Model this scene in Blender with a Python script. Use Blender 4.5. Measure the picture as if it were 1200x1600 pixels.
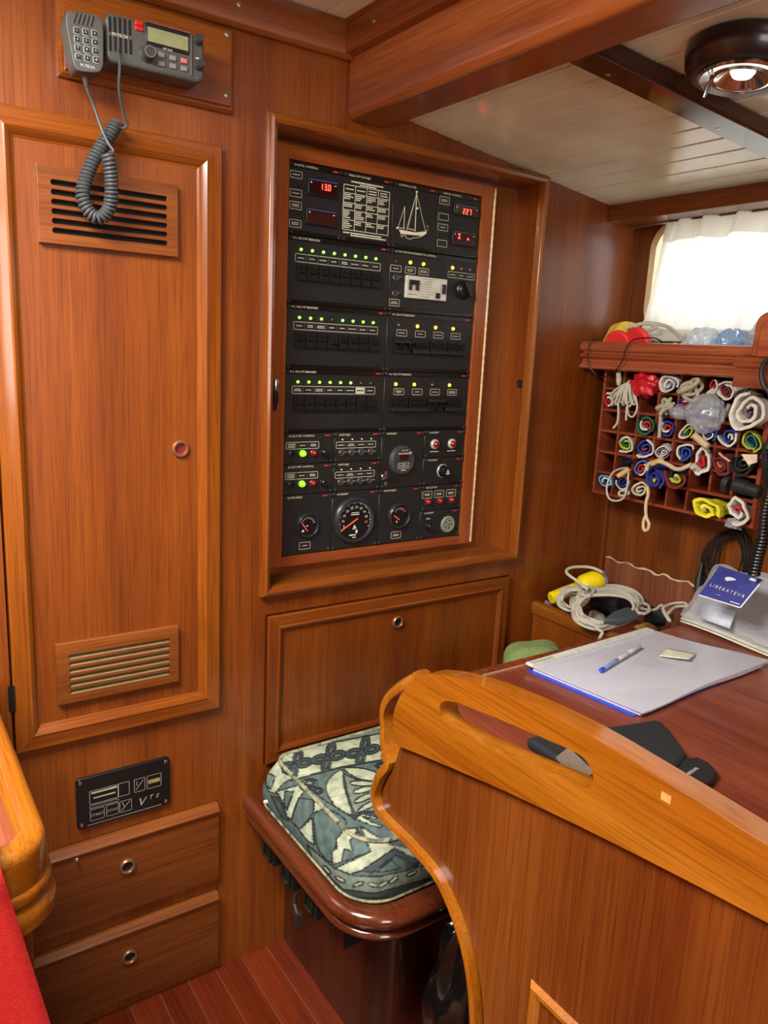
import bpy, bmesh, math, random
import numpy as np
from mathutils import Vector, Matrix
from mathutils.geometry import tessellate_polygon
random.seed(7)
PI = math.pi
SC = bpy.context.scene
COL = SC.collection
for o in list(bpy.data.objects):
    bpy.data.objects.remove(o)

# ------------------------------------------------------------------ camera
# world: bulkhead face is Y=0, X to starboard along it, Z up from the cabin sole
FPX = 1210.0
RM = Matrix(((0.8276731, -0.5592102, 0.0473406), (-0.0771280, -0.1968970, -0.9773857), (0.5558853, 0.8053046, -0.2060971)))
CAM = Vector((0.0, -1.45, 1.415))
cd = bpy.data.cameras.new('camera'); cam = bpy.data.objects.new('camera', cd); COL.objects.link(cam)
cd.sensor_fit = 'VERTICAL'; cd.sensor_height = 24.0; cd.lens = FPX / 1600.0 * 24.0
cd.clip_start = 0.02; cd.clip_end = 100
rx, ry, rz = RM[0], RM[1], RM[2]
cam.matrix_world = Matrix(((rx[0], -ry[0], -rz[0], CAM[0]), (rx[1], -ry[1], -rz[1], CAM[1]), (rx[2], -ry[2], -rz[2], CAM[2]), (0, 0, 0, 1)))
SC.camera = cam

# ------------------------------------------------------------------ light
SC.view_settings.view_transform = 'Standard'
SC.view_settings.look = 'None'
SC.view_settings.exposure = 0.0
SC.view_settings.gamma = 1.0
SC.view_settings.use_curve_mapping = False
W = bpy.data.worlds.new('daylight'); SC.world = W; W.use_nodes = True
bg = W.node_tree.nodes['Background']; bg.inputs[0].default_value = (0.93, 0.97, 1.0, 1); bg.inputs[1].default_value = 2.9

def area(name, loc, target, sx, sy, power, col):
    l = bpy.data.lights.new(name, 'AREA'); l.shape = 'RECTANGLE'; l.size = sx; l.size_y = sy; l.energy = power; l.color = col
    o = bpy.data.objects.new(name, l); COL.objects.link(o); o.location = loc
    d = Vector(target) - Vector(loc); o.rotation_euler = d.to_track_quat('-Z', 'Y').to_euler()
    return o
# deck skylight over the cabin and the companionway behind the viewer
area('skylight_daylight', (-0.30, -0.72, 2.025), (-0.30, -0.719, 0), 0.70, 0.60, 88, (1.0, 0.98, 0.92))
area('companionway_daylight', (-0.1, -2.95, 1.52), (0.5, -1.0, 1.55), 0.8, 0.9, 28, (1.0, 0.97, 0.94))

# ------------------------------------------------------------------ measuring helpers (photo pixel -> point on a plane of the cabin)
def ray(x, y):
    a = Vector(((x - 600) / FPX, (y - 800) / FPX, 1.0))
    return RM.transposed() @ a
def onY(x, y, Y=0.0):
    d = ray(x, y); return CAM + d * ((Y - CAM.y) / d.y)
def onZ(x, y, Z):
    d = ray(x, y); return CAM + d * ((Z - CAM.z) / d.z)
def onX(x, y, X):
    d = ray(x, y); return CAM + d * ((X - CAM.x) / d.x)
def proj(p):
    c = RM @ (Vector(p) - CAM); return 600 + FPX * c.x / c.z, 800 + FPX * c.y / c.z

# ------------------------------------------------------------------ materials
MATS = {}
def S(r, g, b):
    f = lambda c: (c / 255 / 12.92) if c / 255 <= .04045 else ((c / 255 + .055) / 1.055) ** 2.4
    return (f(r), f(g), f(b), 1)
def mat(name, col, rough=.5, metal=0, coat=0, emit=None, es=0, spec=.5, bump=0, bscale=200):
    if name in MATS: return MATS[name]
    m = bpy.data.materials.new(name); m.use_nodes = True; nt = m.node_tree
    b = nt.nodes['Principled BSDF']
    b.inputs['Base Color'].default_value = col; b.inputs['Roughness'].default_value = rough; b.inputs['Metallic'].default_value = metal
    b.inputs['Coat Weight'].default_value = coat; b.inputs['Coat Roughness'].default_value = .12
    b.inputs['Specular IOR Level'].default_value = spec
    # slight procedural mottling
    tc = nt.nodes.new('ShaderNodeTexCoord'); nz = nt.nodes.new('ShaderNodeTexNoise'); nz.inputs['Scale'].default_value = bscale * .3; nz.inputs['Detail'].default_value = 2
    mx = nt.nodes.new('ShaderNodeMix'); mx.data_type = 'RGBA'; mx.blend_type = 'MULTIPLY'; mx.inputs[0].default_value = 1
    rp = nt.nodes.new('ShaderNodeValToRGB'); rp.color_ramp.elements[0].color = (.86, .86, .86, 1); rp.color_ramp.elements[1].color = (1.08, 1.08, 1.08, 1)
    rp.color_ramp.elements[0].position = .3; rp.color_ramp.elements[1].position = .7
    nt.links.new(tc.outputs['Object'], nz.inputs['Vector']); nt.links.new(nz.outputs['Fac'], rp.inputs[0])
    mx.inputs[6].default_value = col; nt.links.new(rp.outputs[0], mx.inputs[7]); nt.links.new(mx.outputs[2], b.inputs['Base Color'])
    if emit:
        b.inputs['Emission Color'].default_value = emit; b.inputs['Emission Strength'].default_value = es
    if bump:
        bp = nt.nodes.new('ShaderNodeBump'); bp.inputs['Strength'].default_value = bump; bp.inputs['Distance'].default_value = .002
        n2 = nt.nodes.new('ShaderNodeTexNoise'); n2.inputs['Scale'].default_value = bscale; n2.inputs['Detail'].default_value = 3
        nt.links.new(tc.outputs['Object'], n2.inputs['Vector']); nt.links.new(n2.outputs['Fac'], bp.inputs['Height']); nt.links.new(bp.outputs[0], b.inputs['Normal'])
    MATS[name] = m
    return m

def wood(name, c_mid, c_dark, c_light, axis='Z', rough=.38, coat=.35, coat_rough=.16, band=1.0, wide=1.0, k=1.0):
    """varnished teak: streaky grain stretched along one axis"""
    if name in MATS: return MATS[name]
    m = bpy.data.materials.new(name); m.use_nodes = True; nt = m.node_tree; N = nt.nodes.new; L = nt.links.new
    c_mid, c_dark, c_light = (tuple(v * k for v in c_[:3]) + (1,) for c_ in (c_mid, c_dark, c_light))
    b = nt.nodes['Principled BSDF']
    tc = N('ShaderNodeTexCoord')
    geo = N('ShaderNodeObjectInfo')
    def noise(sc_across, sc_along, detail, dist=0, off=0):
        mp = N('ShaderNodeMapping'); s = [sc_across] * 3; s['XYZ'.index(axis)] = sc_along
        mp.inputs['Scale'].default_value = s; mp.inputs['Location'].default_value = (off, off * 1.7, off * .6)
        L(tc.outputs['Object'], mp.inputs['Vector'])
        nz = N('ShaderNodeTexNoise'); nz.inputs['Scale'].default_value = 1; nz.inputs['Detail'].default_value = detail; nz.inputs['Distortion'].default_value = dist
        L(mp.outputs[0], nz.inputs['Vector']); return nz.outputs['Fac']
    big = noise(9 * wide, .6, 3, .4, 1.3); fine = noise(150, 3.0, 4, 0, 5.1); pore = noise(420, 9, 3, 0, 9.7); cloud = noise(3.0, 2.0, 2, 0, 3.3)
    r1 = N('ShaderNodeValToRGB'); e = r1.color_ramp.elements
    e[0].position = .30; e[0].color = c_dark; e[1].position = .72; e[1].color = c_light
    km = e.new(.52); km.color = c_mid
    ad = N('ShaderNodeMath'); ad.operation = 'MULTIPLY_ADD'; L(fine, ad.inputs[0]); ad.inputs[1].default_value = .42 * band
    sb = N('ShaderNodeMath'); sb.operation = 'SUBTRACT'; L(big, sb.inputs[0]); sb.inputs[1].default_value = .21 * band; L(sb.outputs[0], ad.inputs[2])
    L(ad.outputs[0], r1.inputs[0])
    r2 = N('ShaderNodeValToRGB'); r2.color_ramp.elements[0].position = .36; r2.color_ramp.elements[0].color = (.66, .62, .6, 1); r2.color_ramp.elements[1].position = .5; r2.color_ramp.elements[1].color = (1, 1, 1, 1)
    L(pore, r2.inputs[0])
    mx = N('ShaderNodeMix'); mx.data_type = 'RGBA'; mx.blend_type = 'MULTIPLY'; mx.inputs[0].default_value = .8
    L(r1.outputs[0], mx.inputs[6]); L(r2.outputs[0], mx.inputs[7])
    r3 = N('ShaderNodeValToRGB'); r3.color_ramp.elements[0].position = .3; r3.color_ramp.elements[0].color = (.88, .86, .85, 1); r3.color_ramp.elements[1].position = .7; r3.color_ramp.elements[1].color = (1.1, 1.1, 1.1, 1)
    L(cloud, r3.inputs[0])
    m2 = N('ShaderNodeMix'); m2.data_type = 'RGBA'; m2.blend_type = 'MULTIPLY'; m2.inputs[0].default_value = 1
    L(mx.outputs[2], m2.inputs[6]); L(r3.outputs[0], m2.inputs[7])
    L(m2.outputs[2], b.inputs['Base Color'])
    b.inputs['Specular IOR Level'].default_value = .3
    b.inputs['Roughness'].default_value = rough; b.inputs['Coat Weight'].default_value = coat; b.inputs['Coat Roughness'].default_value = coat_rough
    bp = N('ShaderNodeBump'); bp.inputs['Strength'].default_value = .06; bp.inputs['Distance'].default_value = .001
    L(fine, bp.inputs['Height']); L(bp.outputs[0], b.inputs['Normal'])
    MATS[name] = m
    return m

TK = (S(180, 89, 20), S(152, 70, 14), S(196, 106, 30))
def teak(ax): return wood('teak_' + ax, *TK, axis=ax, k=.41, coat=.55, coat_rough=.2, rough=.42)
def trimw(ax): return wood('teak_trim_' + ax, S(186, 100, 26), S(156, 76, 18), S(204, 120, 40), axis=ax, rough=.3, coat=.6, coat_rough=.12, wide=2, k=.48)
def darkt(ax): return wood('teak_dark_' + ax, S(120, 63, 22), S(96, 47, 15), S(136, 76, 32), axis=ax, rough=.35, coat=.5)
def railw(ax): return wood('rail_teak_' + ax, S(192, 110, 22), S(168, 88, 14), S(208, 128, 36), axis=ax, rough=.28, coat=.8, coat_rough=.06, wide=1.5, k=.49)
M_table = wood('table_mahogany', S(132, 66, 44), S(104, 46, 30), S(148, 80, 56), axis='Y', rough=.35, coat=.4)
M_floor = wood('floor_teak', S(150, 58, 26), S(120, 42, 18), S(166, 72, 34), axis='Y', rough=.3, coat=.5, k=.5)
M_rackw = wood('rack_mahogany', S(126, 56, 32), S(98, 40, 22), S(146, 70, 42), axis='Y', rough=.4, coat=.25)
M_beam = wood('beam_dark', S(62, 34, 26), S(44, 22, 16), S(78, 46, 34), axis='X', rough=.2, coat=.8, coat_rough=.08)
M_ceil = mat('ceiling_cream_paint', S(234, 236, 208), .22, coat=.5, bscale=20)
M_seam = mat('dark_seam', S(70, 55, 40), .8)
M_black = mat('black_panel', S(26, 26, 26), .45, bscale=400)
M_blackgl = mat('black_gloss_strip', S(12, 12, 12), .22)
M_blk = mat('black_plastic', S(20, 20, 21), .35)
M_blk2 = mat('black_rubber', S(28, 29, 30), .55)
M_hole = mat('hollow_shade', S(10, 7, 5), .9)  # near-black colour stands in for the shade inside holes, slots and gaps
M_white = mat('white_print', S(215, 212, 195), .6, emit=(1, .97, .88, 1), es=.0)
M_cream = mat('cream_print', S(225, 222, 190), .6)
M_redpr = mat('red_print', S(190, 40, 30), .6)
M_steel = mat('steel', S(190, 190, 190), .25, metal=1)
M_chrome = mat('chrome', S(225, 225, 225), .12, metal=1)
M_brass = mat('bronze_ring', S(150, 104, 70), .35, metal=.6)
M_grey = mat('grey_radio', S(74, 74, 71), .5, bscale=500)
M_greyd = mat('grey_dark', S(54, 55, 54), .5)
M_cord = mat('grey_cord', S(58, 62, 65), .5)
M_ledg = mat('led_green', S(60, 220, 30), .4, emit=(.25, 1, .08, 1), es=3.0)
M_leda = mat('led_amber', S(255, 170, 20), .4, emit=(1, .5, .03, 1), es=4.0)
M_ledoff = mat('led_off', S(120, 105, 80), .4)
M_seg = mat('led_segment', S(255, 30, 20), .4, emit=(1, .05, .03, 1), es=6.0)
M_redlens = mat('red_lens', S(140, 20, 24), .2, coat=.6)
M_dispred = mat('red_display', S(46, 8, 8), .15, coat=.5)
M_needle = mat('needle_orange', S(255, 90, 50), .5, emit=(1, .2, .08, 1), es=.3)
M_lcd = mat('lcd', S(140, 146, 104), .2, coat=.5)
M_key = mat('key_grey', S(120, 122, 120), .5)
M_red = mat('red_cloth', S(205, 30, 26), .85, bump=.4, bscale=600)

# ------------------------------------------------------------------ text outlines from the built-in font, read once
TEXTS = ['DIGITAL CONTROL', 'TABLA DE VOLTAJES', 'CONTROL LUCES', 'DC CIRCUIT BREAKERS', 'AC PROTECTION/GENERATOR CONTROL', 'AC CIRCUIT BREAKERS',
         'BILGE PUMP CONTROL', 'SWITCHES', 'AUXILIARY', 'INSTRUMENT', 'INDICATORS', 'Sel', 'Set', 'Link 10', 'START', 'STOP', 'V', 'T', 'E', 'M-TECH', 'MT-500', '5', '10', '15', '20',
         '25', '30', '35', '40', '45', '50', 'L I B E R A T E U R', 'enson', '1', '2', '3', '4', '6', '7', '8', '9', '0', '*', '#', 'A']
TX = {}
def load_texts():
    tmp = []
    for s in TEXTS:
        c = bpy.data.curves.new('t', 'FONT'); c.body = s; c.size = 1; c.resolution_u = 1; c.align_x = 'LEFT'
        o = bpy.data.objects.new('t', c); COL.objects.link(o); tmp.append((s, o, c))
    dg = bpy.context.evaluated_depsgraph_get()
    for s, o, c in tmp:
        me = bpy.data.meshes.new_from_object(o.evaluated_get(dg))
        vs = [(v.co.x, v.co.y) for v in me.vertices]; fs = [tuple(p.vertices) for p in me.polygons]
        TX[s] = (vs, fs, max(v[0] for v in vs) if vs else 0, min(v[0] for v in vs) if vs else 0)
        bpy.data.meshes.remove(me)
    for s, o, c in tmp:
        bpy.data.objects.remove(o); bpy.data.curves.remove(c)
load_texts()

# ------------------------------------------------------------------ mesh builder
class MB:
    def __init__(s): s.v = []; s.f = []; s.m = []
    def add(s, vs, fs, mi=0):
        n = len(s.v); s.v += [tuple(v) for v in vs]
        for f in fs: s.f.append(tuple(i + n for i in f)); s.m.append(mi)
        return s
    def box(s, x0, x1, y0, y1, z0, z1, mi=0):
        v = [(x, y, z) for x in (x0, x1) for y in (y0, y1) for z in (z0, z1)]
        return s.add(v, [(0, 1, 3, 2), (4, 6, 7, 5), (0, 4, 5, 1), (2, 3, 7, 6), (0, 2, 6, 4), (1, 5, 7, 3)], mi)
    def hexa(s, p, mi=0):   # p: bottom 4 then top 4
        return s.add(p, [(3, 2, 1, 0), (4, 5, 6, 7), (0, 1, 5, 4), (1, 2, 6, 5), (2, 3, 7, 6), (3, 0, 4, 7)], mi)
    def prism(s, poly, vec, mi=0):
        n = len(poly); vec = Vector(vec); a = [Vector(p) for p in poly]; b = [p + vec for p in a]
        fs = [tuple(range(n))[::-1], tuple(range(n, 2 * n))] + [(i, (i + 1) % n, n + (i + 1) % n, n + i) for i in range(n)]
        return s.add(a + b, fs, mi)
    def prism_hole(s, loops, vec, mi=0):
        vec = Vector(vec); ls = [[Vector(p) for p in l] for l in loops]
        flat = [p for l in ls for p in l]; n = len(flat)
        t = tessellate_polygon(ls)
        fs = [tuple(x) for x in t] + [tuple(i + n for i in x[::-1]) for x in t]
        o = 0
        for l in ls:
            k = len(l)
            fs += [(o + i, o + (i + 1) % k, n + o + (i + 1) % k, n + o + i) for i in range(k)]; o += k
        return s.add(flat + [p + vec for p in flat], fs, mi)
    def tube(s, path, r, n=8, closed=False, mi=0, caps=True):
        P = [Vector(p) for p in path]; K = len(P); rr = r if hasattr(r, '__len__') else [r] * K
        T = []
        for i in range(K):
            a = P[(i - 1) % K] if (closed or i > 0) else P[0]; b = P[(i + 1) % K] if (closed or i < K - 1) else P[-1]
            d = (b - a); T.append(d.normalized() if d.length > 1e-9 else Vector((0, 0, 1)))
        u = T[0].orthogonal().normalized(); vs = []
        for i in range(K):
            u = (u - T[i] * u.dot(T[i])); u = u.normalized() if u.length > 1e-6 else T[i].orthogonal().normalized(); w = T[i].cross(u)
            for k in range(n):
                a = 2 * PI * k / n; vs.append(P[i] + (u * math.cos(a) + w * math.sin(a)) * rr[i])
        fs = []
        for i in range(K if closed else K - 1):
            j = (i + 1) % K
            for k in range(n): fs.append((i * n + k, i * n + (k + 1) % n, j * n + (k + 1) % n, j * n + k))
        if caps and not closed: fs += [tuple(range(n))[::-1], tuple(range((K - 1) * n, K * n))]
        return s.add(vs, fs, mi)
    def lathe(s, prof, c, axis=(0, -1, 0), n=24, mi=0, a0=0, closed_ends=True):
        c = Vector(c); ax = Vector(axis).normalized(); u = ax.orthogonal().normalized(); w = ax.cross(u); vs = []; K = len(prof)
        for r, h in prof:
            for k in range(n):
                a = a0 + 2 * PI * k / n; vs.append(c + ax * h + (u * math.cos(a) + w * math.sin(a)) * max(r, 1e-5))
        fs = [(i * n + k, i * n + (k + 1) % n, (i + 1) * n + (k + 1) % n, (i + 1) * n + k) for i in range(K - 1) for k in range(n)]
        if closed_ends: fs += [tuple(range(n))[::-1], tuple(range((K - 1) * n, K * n))]
        return s.add(vs, fs, mi)
    def sweep_h(s, path, prof, side=1, closed=False, mi=0, caps=True):
        """closed profile [(out, z)] along a horizontal path [(x, y)]; out is to the right of travel for side=1"""
        K = len(path); n = len(prof); vs = []
        P = [Vector((p[0], p[1])) for p in path]
        for i in range(K):
            dirs = []
            if closed or i > 0: dirs.append((P[i] - P[(i - 1) % K]).normalized())
            if closed or i < K - 1: dirs.append((P[(i + 1) % K] - P[i]).normalized())
            ns = [Vector((d.y, -d.x)) * side for d in dirs]
            nn = ns[0] if len(ns) == 1 else (ns[0] + ns[1]).normalized() / max(.3, math.cos(ns[0].angle(ns[1]) / 2))
            for o, z in prof: vs.append((P[i].x + nn.x * o, P[i].y + nn.y * o, z))
        fs = []
        for i in range(K if closed else K - 1):
            j = (i + 1) % K
            for k in range(n): fs.append((i * n + k, i * n + (k + 1) % n, j * n + (k + 1) % n, j * n + k))
        if caps and not closed: fs += [tuple(range(n)), tuple(range((K - 1) * n, K * n))[::-1]]
        return s.add(vs, fs, mi)
    def grid(s, fn, nu, nv, mi=0):
        vs = [fn(i / (nu - 1), j / (nv - 1)) for j in range(nv) for i in range(nu)]
        fs = [(j * nu + i, j * nu + i + 1, (j + 1) * nu + i + 1, (j + 1) * nu + i) for j in range(nv - 1) for i in range(nu - 1)]
        return s.add(vs, fs, mi)
    def text(s, t, org, xdir, ydir, size, align='L', th=0, mi=0):
        vs, fs, w, w0 = TX[t]; X = Vector(xdir).normalized(); Y = Vector(ydir).normalized(); O = Vector(org)
        off = 0 if align == 'L' else (-(w + w0) / 2 if align == 'C' else -w)
        return s.add([O + X * ((v[0] + off) * size) + Y * (v[1] * size) for v in vs], fs, mi)
    # flat print lying on a plane Y = y (facing -Y)
    def rect(s, x0, x1, z0, z1, y, mi=0):
        return s.add([(x0, y, z0), (x1, y, z0), (x1, y, z1), (x0, y, z1)], [(0, 1, 2, 3)], mi)
    def outline(s, x0, x1, z0, z1, y, w, mi=0):
        s.rect(x0, x1, z0, z0 + w, y, mi); s.rect(x0, x1, z1 - w, z1, y, mi); s.rect(x0, x0 + w, z0, z1, y, mi); s.rect(x1 - w, x1, z0, z1, y, mi); return s
    def line(s, x0, z0, x1, z1, y, w, mi=0):
        d = Vector((x1 - x0, z1 - z0)); n = Vector((-d.y, d.x)).normalized() * w / 2
        return s.add([(x0 + n.x, y, z0 + n.y), (x0 - n.x, y, z0 - n.y), (x1 - n.x, y, z1 - n.y), (x1 + n.x, y, z1 + n.y)], [(0, 1, 2, 3)], mi)
    def mesh(s, name, mats, org=(0, 0, 0), smooth=None, recalc=True):
        me = bpy.data.meshes.new(name); o = Vector(org)
        me.from_pydata([(v[0] - o.x, v[1] - o.y, v[2] - o.z) for v in s.v], [], s.f)
        for m in (mats if isinstance(mats, (list, tuple)) else [mats]): me.materials.append(m)
        me.polygons.foreach_set('material_index', s.m)
        if recalc:
            bm = bmesh.new(); bm.from_mesh(me); bmesh.ops.recalc_face_normals(bm, faces=bm.faces); bm.to_mesh(me); bm.free()
        if smooth is not None:
            me.polygons.foreach_set('use_smooth', [True] * len(me.polygons)); me.set_sharp_from_angle(angle=math.radians(smooth))
        me.update(); return me

ORG = {}
def link(name, data, parent=None, org=None):
    o = bpy.data.objects.new(name, data); COL.objects.link(o)
    po = ORG[parent] if parent else Vector((0, 0, 0))
    w = Vector(org) if org is not None else po
    o.parent = parent; o.location = w - po; ORG[o] = w
    return o
def tag(o, label=None, cat=None, group=None, kind=None):
    if label: o['label'] = label
    if cat: o['category'] = cat
    if group: o['group'] = group
    if kind: o['kind'] = kind
    return o
def obj(name, mb, mats, parent=None, org=None, smooth=35, bev=0, seg=2, recalc=True, solid=0, sub=0, bang=35):
    """one mesh object from world-space geometry; its origin is org (or its parent's)"""
    w = Vector(org) if org is not None else (ORG[parent] if parent else Vector((0, 0, 0)))
    me = mb.mesh(name, mats, w, smooth, recalc)
    o = link(name, me, parent, w)
    if solid:
        md = o.modifiers.new('thick', 'SOLIDIFY'); md.thickness = solid; md.offset = 0
    if bev:
        md = o.modifiers.new('bevel', 'BEVEL'); md.width = bev; md.segments = seg; md.limit_method = 'ANGLE'; md.angle_limit = math.radians(bang); md.harden_normals = False
    if sub:
        md = o.modifiers.new('sub', 'SUBSURF'); md.levels = sub; md.render_levels = sub
    return o
def thing(name, loc, label, cat, group=None):
    o = bpy.data.objects.new(name, None); COL.objects.link(o); o.location = loc; o.empty_display_size = .05; ORG[o] = Vector(loc)
    return tag(o, label, cat, group)
def struct(name, loc=(0, 0, 0)):
    o = bpy.data.objects.new(name, None); COL.objects.link(o); o.location = loc; o.empty_display_size = .05; ORG[o] = Vector(loc)
    o['kind'] = 'structure'; return o
SHARED = {}
def piece(name, key, maker, mats, parent, at, smooth=35):
    """an instance of a shared mesh that was made around the origin"""
    if key not in SHARED: SHARED[key] = maker().mesh(key, mats, (0, 0, 0), smooth)
    return link(name, SHARED[key], parent, at)
def arc(cx, cy, r, a0, a1, n):
    return [(cx + r * math.cos(math.radians(a0 + (a1 - a0) * i / n)), cy + r * math.sin(math.radians(a0 + (a1 - a0) * i / n))) for i in range(n + 1)]
def smooth_path(pts, k=6, closed=False):
    """Catmull-Rom through the points"""
    P = [Vector(p) for p in pts]; n = len(P); out = []
    for i in range(n if closed else n - 1):
        p0 = P[(i - 1) % n] if (closed or i > 0) else P[0]; p1 = P[i]; p2 = P[(i + 1) % n]; p3 = P[(i + 2) % n] if (closed or i < n - 2) else P[n - 1]
        for j in range(k):
            t = j / k
            out.append(.5 * ((2 * p1) + (p2 - p0) * t + (2 * p0 - 5 * p1 + 4 * p2 - p3) * t * t + (3 * p1 - p0 - 3 * p2 + p3) * t ** 3))
    if not closed: out.append(P[-1])
    return out
def mitred(parent, names, mats, x0, x1, z0, z1, prof, bev=0):
    """four mitred strips round a rectangle on the bulkhead; prof = [(inset, y)] open outline closed at the back"""
    def pt(cx, cz, t, y):
        return ((x0 + t) if cx == 0 else (x1 - t), y, (z0 + t) if cz == 0 else (z1 - t))
    out = []
    for (a, b, nm, mt) in (((0, 1), (1, 1), names[0], mats[0]), ((0, 0), (1, 0), names[0], mats[0]), ((0, 0), (0, 1), names[1], mats[1]), ((1, 0), (1, 1), names[1], mats[1])):
        mb = MB(); n = len(prof)
        vs = [pt(*a, t, y) for t, y in prof] + [pt(*b, t, y) for t, y in prof]
        mb.add(vs, [(i, (i + 1) % n, n + (i + 1) % n, n + i) for i in range(n)] + [tuple(range(n)), tuple(range(n, 2 * n))[::-1]])
        out.append(obj(nm, mb, mt, parent, smooth=30, bev=bev))
    return out

# =================================================================== SETTING
# ---- bulkhead with the recess for the switchboard
RX0, RX1, RZ0, RZ1 = .704, 1.412, .900, 1.818
wb = struct('wall_back')
rc4 = lambda a, b, c, d: [(a, 0, c), (b, 0, c), (b, 0, d), (a, 0, d)]
mb = MB().prism_hole([rc4(-1.3, 1.83, -.03, 2.06), rc4(RX0, RX1, RZ0, RZ1), rc4(.1955, .5965, .6505, 1.7655), rc4(.7025, 1.4175, .4825, .8395), rc4(.198, .594, .2405, .4290), rc4(.198, .594, .0280, .2100)], (0, .03, 0))
obj('bulkhead_panel', mb, teak('Z'), wb, smooth=None)
obj('gap_light_block', MB().box(.15, 1.45, .03, .04, 0, .87).box(.15, .66, .03, .04, .87, 1.80), M_hole, wb)  # added sheet: blocks outside light behind the gaps, near-black to keep them dark
RD = .078
obj('recess_back', MB().box(RX0 - .05, RX1 + .02, RD, RD + .02, RZ0 - .02, RZ1 + .02), darkt('Z'), wb)
obj('recess_side', MB().box(RX1, RX1 + .02, .03, RD, RZ0, RZ1), teak('Z'), wb)
obj('recess_side', MB().box(RX0 - .02, RX0, .03, RD, RZ0, RZ1), teak('Z'), wb)
obj('recess_top', MB().box(RX0, RX1, .03, RD, RZ1, RZ1 + .02), darkt('X'), wb)
obj('recess_sill', MB().box(RX0, RX1, -.004, RD, RZ0 - .016, RZ0 + .004), darkt('X'), wb, bev=.003)
mb = MB().lathe([(.011, 0), (.011, .0015), (.009, .0022), (.0085, .0006)], (RX1 - .0005, .012, 1.344), (-1, 0, 0), 18)
obj('finger_hole', mb, [M_hole], wb)

t1 = struct('trim_1', (.686, 0, .884))
mitred(t1, ('frame_rail', 'frame_stile'), (trimw('X'), trimw('Z')), .685, 1.432, .883, 1.841,
       [(0, .001), (0, -.010), (.004, -.018), (.011, -.021), (.018, -.017), (.022, -.006), (.0225, .002)], bev=.001)

# ---- cornice over the bulkhead, carlin beam, its upper trim, deck beam, hull side trim
prof = [(0, 1.968), (.012, 1.966), (.020, 1.972), (.022, 1.985), (.022, 2.022), (.028, 2.028), (0, 2.03)]
mb = MB().sweep_h([(-1.3, 0), (.862, 0)], prof, side=1)
tag(obj('trim_2', mb, trimw('X')), kind='structure')
yb = -3.4
poly = [(.864, 0, 2.0), (.864, 0, 1.876), (.867, 0, 1.866), (.874, 0, 1.860), (.956, 0, 1.860), (.962, 0, 1.866), (.962, 0, 2.0)]
tag(obj('trim_3', MB().prism(poly, (0, yb, 0)), wood('teak_beam_Y', S(152, 80, 36), S(122, 58, 24), S(172, 98, 50), axis='Y', rough=.3, coat=.5, wide=1.4, k=.8), bev=.004), kind='structure')
poly = [(.864, -.022, 1.971), (.846, -.022, 1.974), (.842, -.022, 1.984), (.842, -.022, 2.022), (.836, -.022, 2.03), (.864, -.022, 2.03)]
tr4 = struct('trim_4', (.85, -.3, 1.97))
obj('beam_moulding', MB().prism(poly, (0, yb + .022, 0)), trimw('Y'), tr4, bev=.001)
for yy in (-.12, -.42, -.72):
    piece('screw', 'screw_trim', lambda: MB().lathe([(.0045, 0), (.0042, .0012), (.002, .0018), (0, .0018)], (0, 0, 0), (-1, 0, 0), 10), M_steel, tr4, (.842, yy, 2.0))
for xx in (.30, .62):
    piece('screw', 'screw_cor', lambda: MB().lathe([(.0045, 0), (.0042, .0012), (.002, .0018), (0, .0018)], (0, 0, 0), (0, -1, 0), 10), M_steel, tr4, (xx, -.022, 2.0))

cz = lambda x: 1.887 - .1248 * (x - 1.018)
def ceil_bar(x0, x1, yA, yB, d0, d1):
    """bar that follows the sloping ceiling: yA/yB give (near, far) y at both ends, d0..d1 below the boards"""
    p = []
    for d in (d1, d0):
        p += [(x0, yA[0], cz(x0) - d), (x1, yA[1], cz(x1) - d), (x1, yB[1], cz(x1) - d), (x0, yB[0], cz(x0) - d)]
    return p
tr5 = struct('trim_5', (.96, -.53, 1.86))
obj('deck_beam', MB().hexa(ceil_bar(.955, 1.80, (-.556, -.64), (-.498, -.565), 0, .030)), M_beam, tr5, bev=.005)
for xx in (1.03, 1.30, 1.46):
    piece('screw', 'screw_db', lambda: MB().lathe([(.005, 0), (.0045, .0012), (.002, .0018), (0, .0018)], (0, 0, 0), (0, 0, -1), 10), M_steel, tr5, (xx, -.505 - .085 * (xx - .955) - .012, cz(xx) - .029))
poly = [(1.662, 0, 1.775), (1.668, 0, 1.766), (1.69, 0, 1.764), (1.78, 0, 1.764), (1.78, 0, 1.80), (1.662, 0, 1.806)]
tag(obj('trim_6', MB().prism([(x, -.0, z) for x, y, z in poly], (0, -3.4, 0)), darkt('Y'), bev=.003), kind='structure')

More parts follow.
